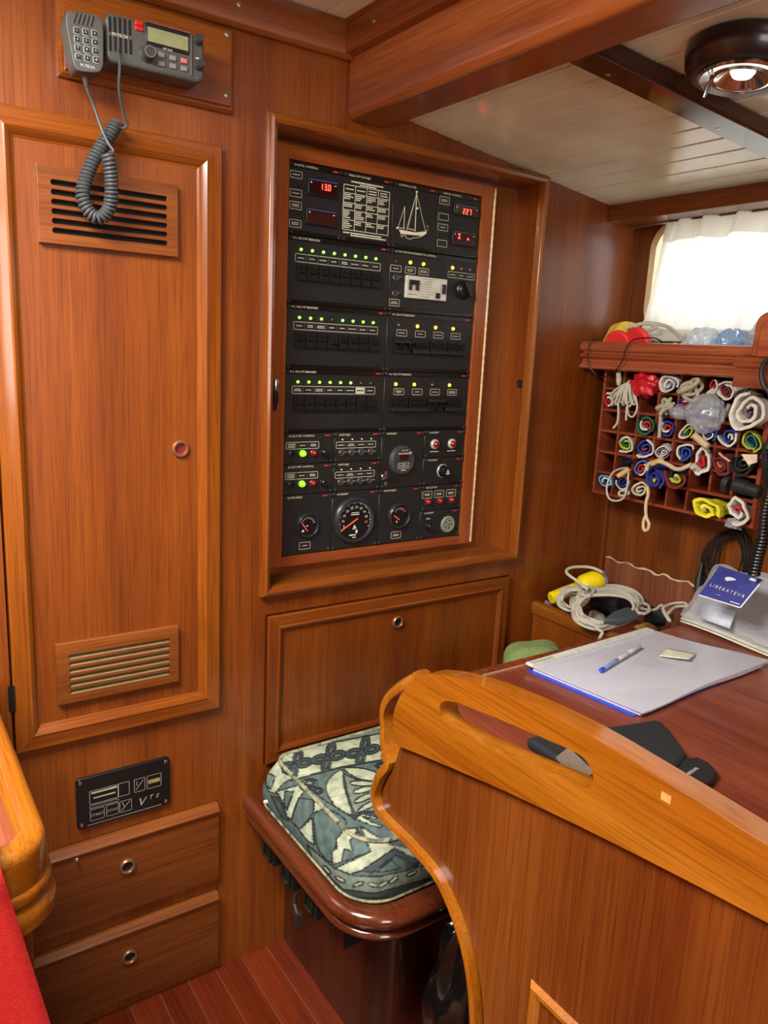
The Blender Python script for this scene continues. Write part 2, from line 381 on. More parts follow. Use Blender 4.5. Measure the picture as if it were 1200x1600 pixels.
# ---- ceilings: boards one by one
ce = struct('ceiling', (0, 0, 2.0))
obj('deckhead', MB().box(-1.3, .864, -3.4, 0, 2.042, 2.06).hexa([(.955, -3.4, cz(.955) + .012), (1.83, -3.4, cz(1.83) + .012), (1.83, 0, cz(1.83) + .012), (.955, 0, cz(.955) + .012), (.955, -3.4, 2.06), (1.83, -3.4, 2.06), (1.83, 0, 2.06), (.955, 0, 2.06)]), M_seam, ce)
x = .962
while x < 1.80:
    x1 = min(x + .0596, 1.82)
    obj('ceiling_board', MB().hexa([(x, -1.9, cz(x)), (x1, -1.9, cz(x1)), (x1, 0, cz(x1)), (x, 0, cz(x)), (x, -1.9, cz(x) + .012), (x1, -1.9, cz(x1) + .012), (x1, 0, cz(x1) + .012), (x, 0, cz(x) + .012)]), M_ceil, ce, bev=.0015)
    x += .0645
for i in range(8):
    x1 = .864 - i * .072
    if i == 0:
        key = MB().box(0, .069, -1.4, 0, 2.030, 2.042)
    piece('ceiling_board', 'cabin_board', lambda: MB().box(0, .069, -1.9, 0, -.012, 0), M_ceil, ce, (x1 - .069, 0, 2.042))
obj('ceiling_lining', MB().box(-1.3, .288, -1.9, 0, 2.030, 2.042).box(-1.3, .864, -3.4, -1.902, 2.030, 2.042).hexa([(.962, -3.4, cz(.962)), (1.82, -3.4, cz(1.82)), (1.82, -1.902, cz(1.82)), (.962, -1.902, cz(.962)), (.962, -3.4, cz(.962) + .012), (1.82, -3.4, cz(1.82) + .012), (1.82, -1.902, cz(1.82) + .012), (.962, -1.902, cz(.962) + .012)]), M_ceil, ce)

# ---- hull side with the window
wr = struct('wall_right', (1.78, 0, 0))
HX = 1.785
WY0, WY1, WZ0, WZ1, WR = -.055, -.78, 1.485, 1.775, .075
def rrect(a0, a1, b0, b1, r, n=8):
    """rounded rectangle (a, b), counter-clockwise"""
    lo, hi = min(a0, a1), max(a0, a1); pts = []
    for cx, cy, s in ((hi - r, b1 - r, 0), (lo + r, b1 - r, 90), (lo + r, b0 + r, 180), (hi - r, b0 + r, 270)):
        pts += arc(cx, cy, r, s, s + 90, n)
    return pts
hole = rrect(WY0, WY1, WZ0, WZ1, WR)
mb = MB().prism_hole([[(HX, 0, 0), (HX, -3.4, 0), (HX, -3.4, 1.84), (HX, 0, 1.84)], [(HX, a, b) for a, b in hole]], (.03, 0, 0))
obj('hull_lining', mb, darkt('Z'), wr, smooth=None)
w1 = struct('window_1', (HX, -.4, WZ0))
inner = rrect(WY0 - .016, WY1 + .016, WZ0 + .016, WZ1 - .016, WR - .014)
M_bounce = mat('bounce_tint', S(164, 130, 92), .6)  # pale tint for the unseen walls, picked to bounce neutral fill light
M_winfr = mat('window_rim', S(226, 205, 160), .4)
obj('window_frame', MB().prism_hole([[(HX - .004, a, b) for a, b in rrect(WY0 + .002, WY1 - .002, WZ0 - .002, WZ1 + .002, WR)], [(HX - .004, a, b) for a, b in inner]], (.03, 0, 0)), M_winfr, w1)
mg = bpy.data.materials.new('window_glass'); mg.use_nodes = True; nt = mg.node_tree
tr = nt.nodes.new('ShaderNodeBsdfTransparent'); gl = nt.nodes.new('ShaderNodeBsdfGlossy'); gl.inputs['Roughness'].default_value = .03; mxs = nt.nodes.new('ShaderNodeMixShader'); mxs.inputs[0].default_value = .06
nt.links.new(tr.outputs[0], mxs.inputs[1]); nt.links.new(gl.outputs[0], mxs.inputs[2]); nt.links.new(mxs.outputs[0], nt.nodes['Material Output'].inputs[0])
obj('pane', MB().prism([(HX + .014, a, b) for a, b in rrect(WY0 - .010, WY1 + .010, WZ0 + .010, WZ1 - .010, WR - .01)], (.004, 0, 0)), mg, w1, smooth=None)
# lower lining board with a chipped pale edge
edge = []
for i in range(25):
    y = -.02 - i * .0131
    edge.append((HX - .004, y, .852 + .004 * math.sin(i * 1.3) - .0015 * (i > 9) * (i % 3)))
mb = MB().prism([(HX - .006, -.02, .70), (HX - .006, -.335, .70)] + [(HX - .006, p[1], p[2]) for p in edge[::-1]], (.006, 0, 0))
obj('lining_board', mb, wood('lining_veneer', S(140, 84, 58), S(112, 62, 42), S(156, 100, 72), axis='Z', coat=.1), wr, smooth=None)
mb = MB().tube([(HX - .007, p[1], p[2]) for p in edge], [.0012 + .0012 * (i > 8) + .0012 * (i % 3 == 1) for i in range(25)], 5)
obj('chipped_edge', mb, mat('bare_edge', S(205, 180, 150), .8), wr)
mb = MB().box(1.775, 1.785, -.012, 0, .75, 1.77)
obj('corner_bead', mb, darkt('Z'), wr)

# ---- floor boards, rest of the cabin shell
fl = struct('floor')
obj('sole', MB().box(-1.3, 1.83, -3.4, 0, -.03, -.012), M_seam, fl)
x = -.06; k = 0
M_caulk = mat('pale_caulk', S(112, 62, 30), .7)
while x < 1.0:
    obj('floor_plank', MB().box(x, x + .0625, -1.6, 0, -.012, 0), M_floor, fl, org=(x, -.3 * (k % 4), 0), bev=.0008)
    x += .065; k += 1
obj('caulking', MB().box(-.06, 1.0, -1.6, 0, -.012, -.002), M_caulk, fl)
obj('outer_sole', MB().box(-1.3, -.065, -3.4, 0, -.012, 0).box(1.04, 1.83, -3.4, 0, -.012, 0).box(-.065, 1.04, -3.4, -1.605, -.012, 0), M_floor, fl)
obj('wall_left', MB().box(-1.33, -1.3, -3.4, .03, 0, 2.06), M_bounce)['kind'] = 'structure'
mb = MB()
mb.box(-1.3, 1.83, -3.43, -3.4, 0, 2.06)
obj('wall_front', mb, M_bounce)['kind'] = 'structure'

# =================================================================== LOCKER DOOR
def ring_pull(parent, x, z, y, r=.016, inner=None):
    o = obj('finger_ring', MB().lathe([(r * .62, 0), (r * .62, .004), (r * .72, .0065), (r * .88, .0065), (r, .004), (r, 0)], (x, y, z), (0, -1, 0), 28, closed_ends=False), M_brass, parent, org=(x, y, z))
    obj('hole', MB().lathe([(r * .64, 0), (r * .64, .0008)], (x, y, z), (0, -1, 0), 24), inner or M_hole, o, org=(x, y, z))  # disc inside the ring; the default near-black paints the hole's shade
    return o
d1 = struct('door_1', (.4, 0, .65))
obj('door_panel', MB().box(.1985, .5935, -.004, .024, .6535, 1.7625), teak('Z'), d1)
DP = [(0, 0), (0, -.013), (.003, -.016), (.026, -.016), (.030, -.018), (.036, -.014), (.041, -.006), (.046, -.0035), (.046, 0)]
mitred(d1, ('door_rail', 'door_stile'), (trimw('X'), trimw('Z')), .1985, .5935, .6535, 1.7625, DP)
obj('hinge', MB().tube([(.193, -.016, .742), (.193, -.016, .79)], .004, 10).box(.193, .200, -.0175, -.012, .742, .79), M_blk, d1)
def vent(parent, x0, x1, z0, z1, sx0, sx1, sz0, sz1, dusty):
    """a board with six round-ended slots over a near-black sheet that stands in for the shade inside"""
    y0 = -.004; f = -.016; n = 6; pitch = (sz1 - sz0) / (n - .42); h = pitch * .58
    o = obj('vent_backing', MB().box(x0 + .004, x1 - .004, y0 - .0015, y0, z0 + .004, z1 - .004), M_hole, parent)
    loops = [[(x0, f, z0), (x1, f, z0), (x1, f, z1), (x0, f, z1)]]
    for i in range(n):
        zc = sz0 + h / 2 + i * pitch
        loops.append([(a_, f, b_) for a_, b_ in rrect(sx0, sx1, zc - h / 2, zc + h / 2, h * .48, 3)])
    obj('slotted_board', MB().prism_hole(loops, (0, y0 - .0015 - f, 0)), darkt('X'), o, smooth=None, bev=.0022, seg=2, bang=60)
    if dusty:
        for i in range(n):
            zc = sz0 + h / 2 + i * pitch
            s_ = MB().prism([(sx0, f + .002, zc - h * .5), (sx0, y0 - .002, zc - h * .5), (sx0, y0 - .002, zc + h * .15)], (sx1 - sx0, 0, 0))
            obj('slat', s_, mat('dusty_slat', S(112, 98, 66), .8), o)
    return o
vent(d1, .274, .509, 1.560, 1.683, .295, .490, 1.577, 1.661, False)
vent(d1, .273, .504, .734, .853, .294, .486, .752, .830, True)
ring_pull(d1, .514, 1.208, -.004, .0165, mat('ring_red_core', S(110, 20, 14), .5))

# ---- drop flap below the switchboard
d2 = struct('door_2', (1.06, 0, .5))
obj('door_panel', MB().box(.7055, 1.4145, -.003, .024, .4855, .8365), teak('Z'), d2)
mitred(d2, ('door_rail', 'door_stile'), (teak('X'), teak('Z')), .7055, 1.4145, .4855, .8365,
       [(0, 0), (0, -.008), (.003, -.010), (.024, -.010), (.027, -.013), (.033, -.010), (.037, -.003), (.038, 0)])
ring_pull(d2, 1.054, .767, -.003, .0155)

# ---- two drawers
def drawer(z0, z1, label, knob):
    d = thing('drawer', (.396, 0, z0), label, 'drawer', 'drawers under the engine panel')
    pr = [(.024, z0), (-.014, z0), (-.016, z0 + .002), (-.016, z1 - .024), (-.021, z1 - .018), (-.022, z1 - .012), (-.015, z1 - .007), (-.012, z1 - .002), (-.008, z1), (.024, z1)]
    obj('drawer_front', MB().prism([(.2, y, z) for y, z in pr], (.392, 0, 0)), darkt('X'), d, bev=.001)
    ring_pull(d, .392, (z0 + z1) / 2 + .016, -.016, .0165)
    if knob:
        obj('catch', MB().lathe([(.005, 0), (.005, .002), (.002, .003), (.002, .010), (.004, .011), (.004, .014), (0, .015)], (.293, -.016, .407), (0, -1, .2), 12), M_steel, d)
drawer(.243, .427, 'brown wooden drawer with finger ring and small steel catch, directly under black engine panel', True)
drawer(.030, .208, 'lowest brown wooden drawer with finger ring, just above the floor', False)

# =================================================================== SEAT, CUSHION
st = thing('seat_locker', (1.0, -.2, 0), 'dark varnished wooden seat box with rounded corner and double moulded rim', 'seat')
def seat_path(x, y, r, xe=1.50):
    return [(x, 0)] + arc(x + r, y + r, r, 180, 270, 14) + [(xe, y)]
M_seatw = wood('seat_mahogany', S(104, 48, 26), S(78, 32, 16), S(124, 62, 36), axis='Z', rough=.28, coat=.7, coat_rough=.1, k=.32)
M_seatr = wood('seat_rim', S(124, 58, 30), S(98, 42, 20), S(142, 72, 42), axis='Y', rough=.2, coat=.9, coat_rough=.08, k=.52)
pth = seat_path(.765, -.405, .075)
obj('seat_box', MB().prism([(x, y, 0) for x, y in pth] + [(1.50, -.001, 0)], (0, 0, .372)), M_seatw, st)
pth = seat_path(.668, -.478, .105)
obj('seat_top', MB().prism([(x, y, .366) for x, y in pth] + [(1.50, -.001, .366)], (0, 0, .046)), M_seatr, st)
def halfround(z, h, o0, o1, n=8):
    return [(o0, z - h / 2)] + [(o0 + (o1 - o0) * math.cos(a), z + h / 2 * math.sin(a)) for a in [(-PI / 2) + PI * i / n for i in range(n + 1)]] + [(o0, z + h / 2)]
obj('upper_rim', MB().sweep_h(pth, halfround(.402, .034, -.004, .016), side=-1 if False else 1), M_seatr, st)
obj('lower_rim', MB().sweep_h(pth, halfround(.371, .024, -.012, .010), side=1), M_seatr, st)
M_scrd = mat('dull_metal', S(60, 54, 44), .45, metal=.5)
# strip of black sockets under the overhang
pl = obj('socket_strip', MB().box(.700, .712, -.33, -.03, .290, .352), M_blk, st, bev=.003)
for yy in (-.075, -.165, -.265):
    sb = MB().box(.682, .700, yy - .026, yy + .026, .292, .346)
    sb.box(.676, .683, yy - .018, yy + .018, .300, .306).box(.676, .683, yy - .018, yy + .018, .334, .340).box(.676, .683, yy - .018, yy - .013, .300, .340).box(.676, .683, yy + .013, yy + .018, .300, .340)
    obj('socket', sb, mat('socket_black', S(24, 25, 20), .3), pl, bev=.002)
obj('latch', MB().tube([(.690, -.19, .285), (.688, -.19, .262), (.688, -.205, .245)], .005, 8).box(.683, .695, -.215, -.20, .22, .25), M_scrd, st)
obj('hanging_flap', MB().box(.712, .764, -.352, -.348, .26, .366), M_blk, st)

# cushion with the printed cover
CZ0, CZ1 = .4135, .530
cu = thing('seat_cushion', (.95, -.23, CZ0), 'thick seat cushion with green, slate and cream leaf print cover', 'cushion')
NU = 560
def cush_outline(ins, n=NU):
    x0, x1, y0, y1 = .674 + ins, 1.31 - ins, -.452 + ins, -.020 - ins; r = max(.02, .085 - ins * .6); r2 = .034
    base = arc(x1 - r2, y1 - r2, r2, 0, 90, 40) + arc(x0 + r2, y1 - r2, r2, 90, 180, 40) + arc(x0 + r, y0 + r, r, 180, 270, 40) + arc(x1 - r, y0 + r, r, 270, 360, 40)
    pts = [Vector(p) for p in base]; L = [0]
    for i in range(len(pts)): L.append(L[-1] + (pts[(i + 1) % len(pts)] - pts[i]).length)
    out = []; j = 0
    for k in range(n):
        d = L[-1] * k / n
        while L[j + 1] < d: j += 1
        t = (d - L[j]) / max(1e-9, L[j + 1] - L[j]); out.append(pts[j].lerp(pts[(j + 1) % len(pts)], t))
    return out
layers = []
for i in range(60):
    t = i / 59
    ins = .012 * (1 - t) ** 4 + .030 * t ** 1.6 - .004 * math.sin(PI * t)
    layers.append((ins, CZ0 + (CZ1 - .006 - CZ0) * t))
ctr = Vector((.97, -.235))
mb = MB(); vs = []
for ins, z in layers: vs += [(p.x, p.y, z) for p in cush_outline(ins)]
top = cush_outline(.034); NR = 110
for i in range(NR):
    t = (i + 1) / NR; f = 1 - t
    zz = CZ1 + .012 * (1 - (1 - t) ** 2.2) - .004 * (1 - t) ** 8
    vs += [(ctr.x + (p.x - ctr.x) * f, ctr.y + (p.y - ctr.y) * f, zz) for p in top] if i < NR - 1 else []
vs.append((ctr.x, ctr.y, CZ1 + .012))
NLY = len(layers) + NR - 1
fs = [(i * NU + k, i * NU + (k + 1) % NU, (i + 1) * NU + (k + 1) % NU, (i + 1) * NU + k) for i in range(NLY - 1) for k in range(NU)]
fs += [((NLY - 1) * NU + k, (NLY - 1) * NU + (k + 1) % NU, len(vs) - 1) for k in range(NU)]
fs.append(tuple(range(NU))[::-1])
mb.add(vs, fs)
# printed cloth: motif outlines traced in the plane of the cloth, stored as vertex colours
def sm(pts, closed=True): return [(p.x, p.y) for p in smooth_path([Vector((a, b)) for a, b in pts], 5, closed)]
CREAM, SLATE, DSL, MID, LINE = (.36, .385, .28), (.075, .112, .108), (.040, .058, .058), (.15, .185, .15), (.010, .013, .013)
polys = []
def pg(c, pts, smo=False): polys.append((c, np.array(sm(pts) if smo else pts, float)))
def ell(c, cx, cy, a, b, ang=0):
    r = math.radians(ang); polys.append((c, np.array([(cx + a * math.cos(t) * math.cos(r) - b * math.sin(t) * math.sin(r), cy + a * math.cos(t) * math.sin(r) + b * math.sin(t) * math.cos(r)) for t in [2 * PI * i / 20 for i in range(20)]])))
pg(CREAM, [(60, 260), (180, 260), (420, 190), (700, 130), (900, 90), (900, 290), (660, 320), (460, 355), (250, 410), (190, 350)])
pg(MID, [(100, 250), (420, 170), (900, 70), (900, 130), (660, 195), (420, 240), (200, 285)])
for k in range(16): ell(CREAM, 215 + k * 42, 268 - k * 10.5, 9, 14, 20)
for fx, fy in ((245, 345), (400, 310), (560, 282), (720, 250), (860, 222)):
    for a in (75, 15, 195, 255): ell(DSL, fx + 42 * math.cos(math.radians(a)), fy - 34 * math.sin(math.radians(a)), 42, 22, -a); ell(SLATE, fx + 44 * math.cos(math.radians(a)), fy - 36 * math.sin(math.radians(a)), 20, 9, -a)
pg(SLATE, [(250, 412), (460, 358), (660, 322), (900, 290), (900, 560), (640, 575), (500, 585), (380, 510)])
for cx, cy, r in ((312, 430, 36), (352, 467, 25), (645, 350, 26)):
    ell(CREAM, cx, cy, r, r * .62); ell(DSL, cx, cy, r * .72, r * .42); ell(MID, cx, cy, r * .42, r * .24)
pg(CREAM, [(464, 368), (408, 405), (388, 455), (410, 510), (450, 552), (508, 578), (488, 500), (470, 430)], True)
pg(CREAM, [(472, 362), (560, 362), (650, 392), (740, 450), (700, 452), (620, 424), (540, 410)], True)
pg(MID, [(470, 385), (520, 410), (640, 440), (660, 560), (520, 570), (490, 480)])
for cx, cy, a, ang in ((560, 432, 60, 2), (565, 462, 52, -14), (575, 497, 60, -24), (590, 535, 60, -28), (680, 480, 40, 30), (690, 530, 40, 10)): ell(CREAM, cx, cy, a, 13, ang)
pg(DSL, [(500, 585), (700, 552), (900, 540), (900, 560), (700, 572), (520, 602)])
pg(CREAM, [(520, 596), (590, 625), (640, 640), (655, 632), (600, 612), (560, 585), (620, 600), (632, 592), (560, 575)], False)
# side facing the gangway
pg(CREAM, [(100, 330), (160, 300), (185, 380), (240, 405), (190, 430), (150, 480), (120, 470), (100, 420)])
pg(MID, [(110, 380), (150, 400), (130, 460), (105, 440)])
pg(CREAM, [(155, 470), (260, 440), (285, 470), (250, 520), (225, 600), (205, 590), (180, 510)])
pg(SLATE, [(195, 470), (235, 470), (205, 560), (190, 520)])
pg(DSL, [(130, 490), (165, 500), (215, 610), (180, 590)])
pg(SLATE, [(262, 500), (330, 510), (330, 570), (265, 650), (225, 610)])
pg(CREAM, [(335, 505), (395, 545), (330, 570)])
pg(CREAM, [(262, 652), (322, 592), (332, 720), (300, 700)])
pg(SLATE, [(335, 575), (400, 555), (480, 605), (470, 645), (440, 700), (412, 800), (350, 740), (335, 650)], True)
pg(CREAM, [(470, 645), (540, 640), (500, 700), (512, 748), (472, 740), (466, 800), (420, 812), (414, 755), (440, 735), (436, 690), (452, 680)])
pg(SLATE, [(540, 655), (600, 750), (462, 802), (472, 742), (512, 748), (500, 702)])
pg(CREAM, [(548, 630), (640, 690), (700, 720), (900, 760), (900, 800), (830, 800), (710, 735), (560, 838), (500, 860), (430, 830), (600, 752)])
pg(DSL, [(552, 842), (710, 738), (830, 796), (800, 812), (714, 768), (604, 852)])
pg(SLATE, [(622, 852), (694, 790), (736, 832)])
pg(MID, [(300, 720), (430, 832), (520, 866), (640, 868), (760, 842), (900, 800), (900, 960), (500, 960), (330, 800)])
for cx, cy, a, ang in ((392, 838, 26, 48), (455, 882, 26, 30), (540, 905, 28, -20), (610, 908, 24, 20), (655, 905, 24, -30), (705, 885, 28, -35), (790, 855, 28, -25), (860, 825, 26, -20)): ell(CREAM, cx, cy, a, 9, ang)
pg(DSL, [(300, 760), (360, 850), (470, 930), (620, 948), (900, 870), (900, 970), (470, 970), (280, 790)])
rng = np.random.RandomState(3)
V = np.array(vs)
Rn = np.array(RM); cc = (V - np.array(CAM)) @ Rn.T
U = np.stack([(600 + FPX * cc[:, 0] / cc[:, 2] - 380) * 3, (800 + FPX * cc[:, 1] / cc[:, 2] - 1080) * 3], 1)
def inside(P, poly):
    x, y = P[:, 0], P[:, 1]; r = np.zeros(len(P), bool); n = len(poly)
    for i in range(n):
        x1, y1 = poly[i]; x2, y2 = poly[(i + 1) % n]
        c = ((y1 > y) != (y2 > y)); t = (x2 - x1) * (y - y1) / ((y2 - y1) if y2 != y1 else 1e-9) + x1
        r ^= c & (x < t)
    return r
def edged(P, poly):
    d = np.full(len(P), 1e9); n = len(poly)
    for i in range(n):
        a = poly[i]; b = poly[(i + 1) % n]; ab = b - a; t = np.clip(((P - a) @ ab) / max(ab @ ab, 1e-9), 0, 1)
        d = np.minimum(d, np.linalg.norm(P - (a + t[:, None] * ab), axis=1))
    return d
colr = np.tile(np.array(SLATE), (len(V), 1))
# cloth beyond the traced motifs: the same colours in irregular patches
seeds = np.stack([rng.uniform(.66, 1.34, 90), rng.uniform(-.47, 0, 90), rng.uniform(CZ0, CZ1, 90)], 1)
pal = np.array([CREAM, SLATE, MID, DSL])[rng.randint(0, 4, 90)]
far = (U[:, 0] > 760) | (U[:, 1] > 1000)
D2 = np.sort(np.linalg.norm(V[far][:, None] - seeds[None], axis=2), axis=1); I2 = np.argmin(np.linalg.norm(V[far][:, None] - seeds[None], axis=2), axis=1)
cf = pal[I2]; cf[(D2[:, 1] - D2[:, 0]) < .003] = LINE; colr[far] = cf
for c, poly in polys:
    lo = poly.min(0) - 8; hi = poly.max(0) + 8
    sel = np.where((U[:, 0] > lo[0]) & (U[:, 0] < hi[0]) & (U[:, 1] > lo[1]) & (U[:, 1] < hi[1]) & ~(U[:, 0] > 890))[0]
    if not len(sel): continue
    Q = U[sel]; ins = inside(Q, poly); ed = edged(Q, poly)
    colr[sel[ins]] = c; colr[sel[ed < 3.6]] = LINE
co = obj('cushion_cover', mb, [], cu, smooth=50)
at = co.data.color_attributes.new('print', 'FLOAT_COLOR', 'POINT')
at.data.foreach_set('color', np.concatenate([colr, np.ones((len(colr), 1))], 1).astype(np.float32).ravel())
mc = bpy.data.materials.new('printed_cotton'); mc.use_nodes = True; nt = mc.node_tree; b = nt.nodes['Principled BSDF']; b.inputs['Roughness'].default_value = .75
ca = nt.nodes.new('ShaderNodeVertexColor'); ca.layer_name = 'print'
tc = nt.nodes.new('ShaderNodeTexCoord'); nz = nt.nodes.new('ShaderNodeTexNoise'); nz.inputs['Scale'].default_value = 55; nz.inputs['Detail'].default_value = 4
rp = nt.nodes.new('ShaderNodeValToRGB'); rp.color_ramp.elements[0].position = .3; rp.color_ramp.elements[0].color = (.6, .62, .6, 1); rp.color_ramp.elements[1].position = .65; rp.color_ramp.elements[1].color = (1.2, 1.2, 1.15, 1)
mx = nt.nodes.new('ShaderNodeMix'); mx.data_type = 'RGBA'; mx.blend_type = 'MULTIPLY'; mx.inputs[0].default_value = 1
nt.links.new(tc.outputs['Object'], nz.inputs['Vector']); nt.links.new(nz.outputs['Fac'], rp.inputs[0]); nt.links.new(ca.outputs[0], mx.inputs[6]); nt.links.new(rp.outputs[0], mx.inputs[7]); nt.links.new(mx.outputs[2], b.inputs['Base Color'])
bpn = nt.nodes.new('ShaderNodeBump'); bpn.inputs['Strength'].default_value = .25; bpn.inputs['Distance'].default_value = .002; n2 = nt.nodes.new('ShaderNodeTexNoise'); n2.inputs['Scale'].default_value = 24
nt.links.new(tc.outputs['Object'], n2.inputs['Vector']); nt.links.new(n2.outputs['Fac'], bpn.inputs['Height']); nt.links.new(bpn.outputs[0], b.inputs['Normal'])
co.data.materials.append(mc)
ring = cush_outline(.031, 160)
M_pipe = wood('piping_cloth', S(150, 152, 120), S(60, 66, 60), S(165, 165, 135), axis='Z', rough=.8, coat=0, wide=6)
obj('piping', MB().tube([(p.x, p.y, CZ1 - .004) for p in ring], .0042, 6, closed=True), M_pipe, cu)
ring = cush_outline(.010, 160)
obj('piping', MB().tube([(p.x, p.y, CZ0 + .005) for p in ring], .0042, 6, closed=True), M_pipe, cu)
p = Vector((.682, -.075, .44))
obj('zip_tab', MB().box(p.x - .012, p.x + .006, p.y - .003, p.y + .003, .438, .443), M_white, cu)

# =================================================================== PARTITION WITH HANDRAIL
PX0, PX1 = .680, .704
pa = thing('partition', (.69, -1.0, 0), 'orange-brown wooden partition with S-curved edge and slotted handrail along its top', 'partition')
q = lambda x, y, X=.680: (lambda p: (p.y, p.z))(onX(x, y, X))
curve = [q(*c, .700) for c in ((646, 1062), (622, 1076), (604, 1093), (596, 1115), (599, 1145), (607, 1172))] + [q(*c) for c in ((609, 1192), (598, 1214), (591, 1240), (600, 1268), (624, 1294), (655, 1325), (690, 1368), (716, 1424), (734, 1482), (744, 1540), (748, 1600))]
curve = [(p.x, p.y) for p in smooth_path([Vector((a, b)) for a, b in curve], 5)]
yl, zl = curve[-1]
curve += [(yl - .012, zl - .1), (yl - .014, zl - .25), (yl - .014, 0)]
yN = -1.75
rail_bot = [q(*c, .672) for c in ((1200, 1440), (1050, 1362), (900, 1287), (760, 1222), (625, 1165))]
panel_poly = [(y + (-.012), z) for y, z in curve[32:]] + [(yN, 0), (yN, rail_bot[0][1] + .01)] + [(y, z + .02) for y, z in rail_bot]
obj('panel', MB().prism([(PX0, y, z) for y, z in panel_poly], (PX1 - PX0, 0, 0)), wood('teak_partition', S(164, 84, 28), S(136, 62, 18), S(184, 102, 40), axis='Z', rough=.35, coat=.4, k=.35), pa, smooth=None)
# bent edge strip with a rounded face
mb = MB(); n = len(curve); cs = [Vector(c) for c in curve]; vs = []; PR = [(.668, -.006), (.666, .002), (.669, .008), (.676, .0115), (.692, .013), (.708, .0115), (.715, .008), (.718, .002), (.716, -.006)]
for i in range(n):
    d = (cs[min(i + 1, n - 1)] - cs[max(i - 1, 0)]).normalized(); nn = Vector((-d.y, d.x))
    sx_ = .026 * min(1, max(0, (34 - i) / 16)); wk = .75 if i < 26 else 1
    for X, o in PR: vs.append((.692 + (X - .692) * wk + sx_, cs[i].x + nn.x * o, cs[i].y + nn.y * o))
k = len(PR)
mb.add(vs, [(i * k + j, i * k + (j + 1) % k, (i + 1) * k + (j + 1) % k, (i + 1) * k + j) for i in range(n - 1) for j in range(k)] + [tuple(range(k)), tuple(range((n - 1) * k, n * k))])
obj('edge_strip', mb, railw('Z'), pa)
# handrail
RXo, RXi = .670, .704
outer = [q(*c, RXo) for c in ((622, 1166), (614, 1140), (616, 1110), (630, 1080))] + [q(*c, .690) for c in ((672, 1052), (700, 1050), (735, 1056), (780, 1070), (840, 1094), (900, 1122), (960, 1154), (1040, 1202), (1120, 1250), (1200, 1300))]
outer = [(p.x, p.y) for p in smooth_path([Vector((a, b)) for a, b in outer], 4)]
outer += [(yN, outer[-1][1])] + [(yN, rail_bot[0][1])] + [(p.x, p.y) for p in smooth_path([Vector(a) for a in rail_bot], 4)][:-1]
slot = [q(*c, RXo) for c in ((690, 1098), (704, 1096), (730, 1104), (790, 1128), (850, 1154), (900, 1176), (918, 1192), (927, 1214), (922, 1228), (908, 1230), (850, 1206), (790, 1180), (730, 1152), (696, 1130), (687, 1112))]
slot = [(p.x, p.y) for p in smooth_path([Vector(a) for a in slot], 3, True)]
obj('handrail', MB().prism_hole([[(RXo, y, z) for y, z in outer], [(RXo, y, z) for y, z in slot]], (RXi - RXo, 0, 0)), railw('Y'), pa, smooth=50, bev=.012, seg=5, bang=50)
yw, zw = q(1041, 1246, RXo)
obj('filler_patch', MB().box(RXo - .0006, RXo + .002, yw - .006, yw + .006, zw - .005, zw + .004), mat('patch', S(190, 128, 66), .5), pa)
ycr, zcr = q(830, 1529)
mp_ = [(0, 0), (.006, .007), (.012, .007), (.018, 0)]
for ends in (((0, .10), (0, zcr)), ((0, zcr), (yN, zcr))):
    mb = MB(); vs = []
    vert = ends[0][1] == .10
    for e_ in (0, 1):
        for t, h in mp_:
            vs.append((PX0 - h, ycr - t, (.10 if e_ == 0 else zcr - t)) if vert else (PX0 - h, (ycr - t if e_ == 0 else yN), zcr - t))
    mb.add(vs, [(i, (i + 1) % 4, 4 + (i + 1) % 4, 4 + i) for i in range(4)] + [(0, 1, 2, 3), (7, 6, 5, 4)])
    obj('moulding', mb, railw('Z'), pa)

# =================================================================== CHART TABLE AND SIDE TRAY
TZ = .760
ct = thing('chart_table', (1.2, -.9, 0), 'reddish-brown chart table top with low raised edge, beside the partition', 'table')
tpl = [(.722, -1.75), (1.772, -1.75), (1.772, -.337), (.93, -.337), (.86, -.352), (.80, -.40), (.745, -.47), (.722, -.53)]
obj('table_top', MB().prism([(a, b, TZ - .03) for a, b in tpl], (0, 0, .03)), M_table, ct, bev=.002)
obj('table_box', MB().prism([(.725, -1.75, TZ - .13), (1.70, -1.75, TZ - .13), (1.70, -.36, TZ - .13), (.93, -.36, TZ - .13), (.80, -.43, TZ - .13), (.725, -.56, TZ - .13)], (0, 0, .10)), M_table, ct)
obj('table_side', MB().box(1.72, 1.770, -1.75, -.345, 0, TZ - .03), M_seatw, ct)
mb = MB().prism([(.93, -.319, TZ - .06), (.93, -.319, TZ + .006), (.93, -.323, TZ + .010), (.93, -.332, TZ + .010), (.93, -.337, TZ + .005), (.93, -.337, TZ - .06)], (.64, 0, 0))
obj('fiddle', mb, M_rackw, ct, bev=.001)
obj('inlay_line', MB().box(.93, 1.57, -.3390, -.3368, TZ, TZ + .004), mat('pale_inlay', S(190, 150, 110), .5), ct)
ty = thing('side_tray', (1.65, -.16, 0), 'open wooden tray with low lip in corner behind chart table, full of rope', 'tray')
obj('tray_front', MB().box(1.522, 1.536, -.318, -.001, 0, .722), teak('Z'), ty)
mb = MB().prism([(1.516, 0, .716), (1.512, 0, .726), (1.512, 0, .742), (1.518, 0, .750), (1.530, 0, .752), (1.538, 0, .746), (1.538, 0, .716)], (0, -.317, 0))
obj('tray_lip', mb, trimw('Y'), ty, bev=.001)
obj('tray_bottom', MB().box(1.537, 1.776, -.318, -.002, .690, .702), M_rackw, ty)
ledge = thing('corner_ledge', (1.40, -.15, 0), 'low dark wooden ledge in corner between seat and tray', 'ledge')
obj('ledge_top', MB().box(1.335, 1.505, -.31, -.002, .560, .575), M_rackw, ledge, bev=.002)
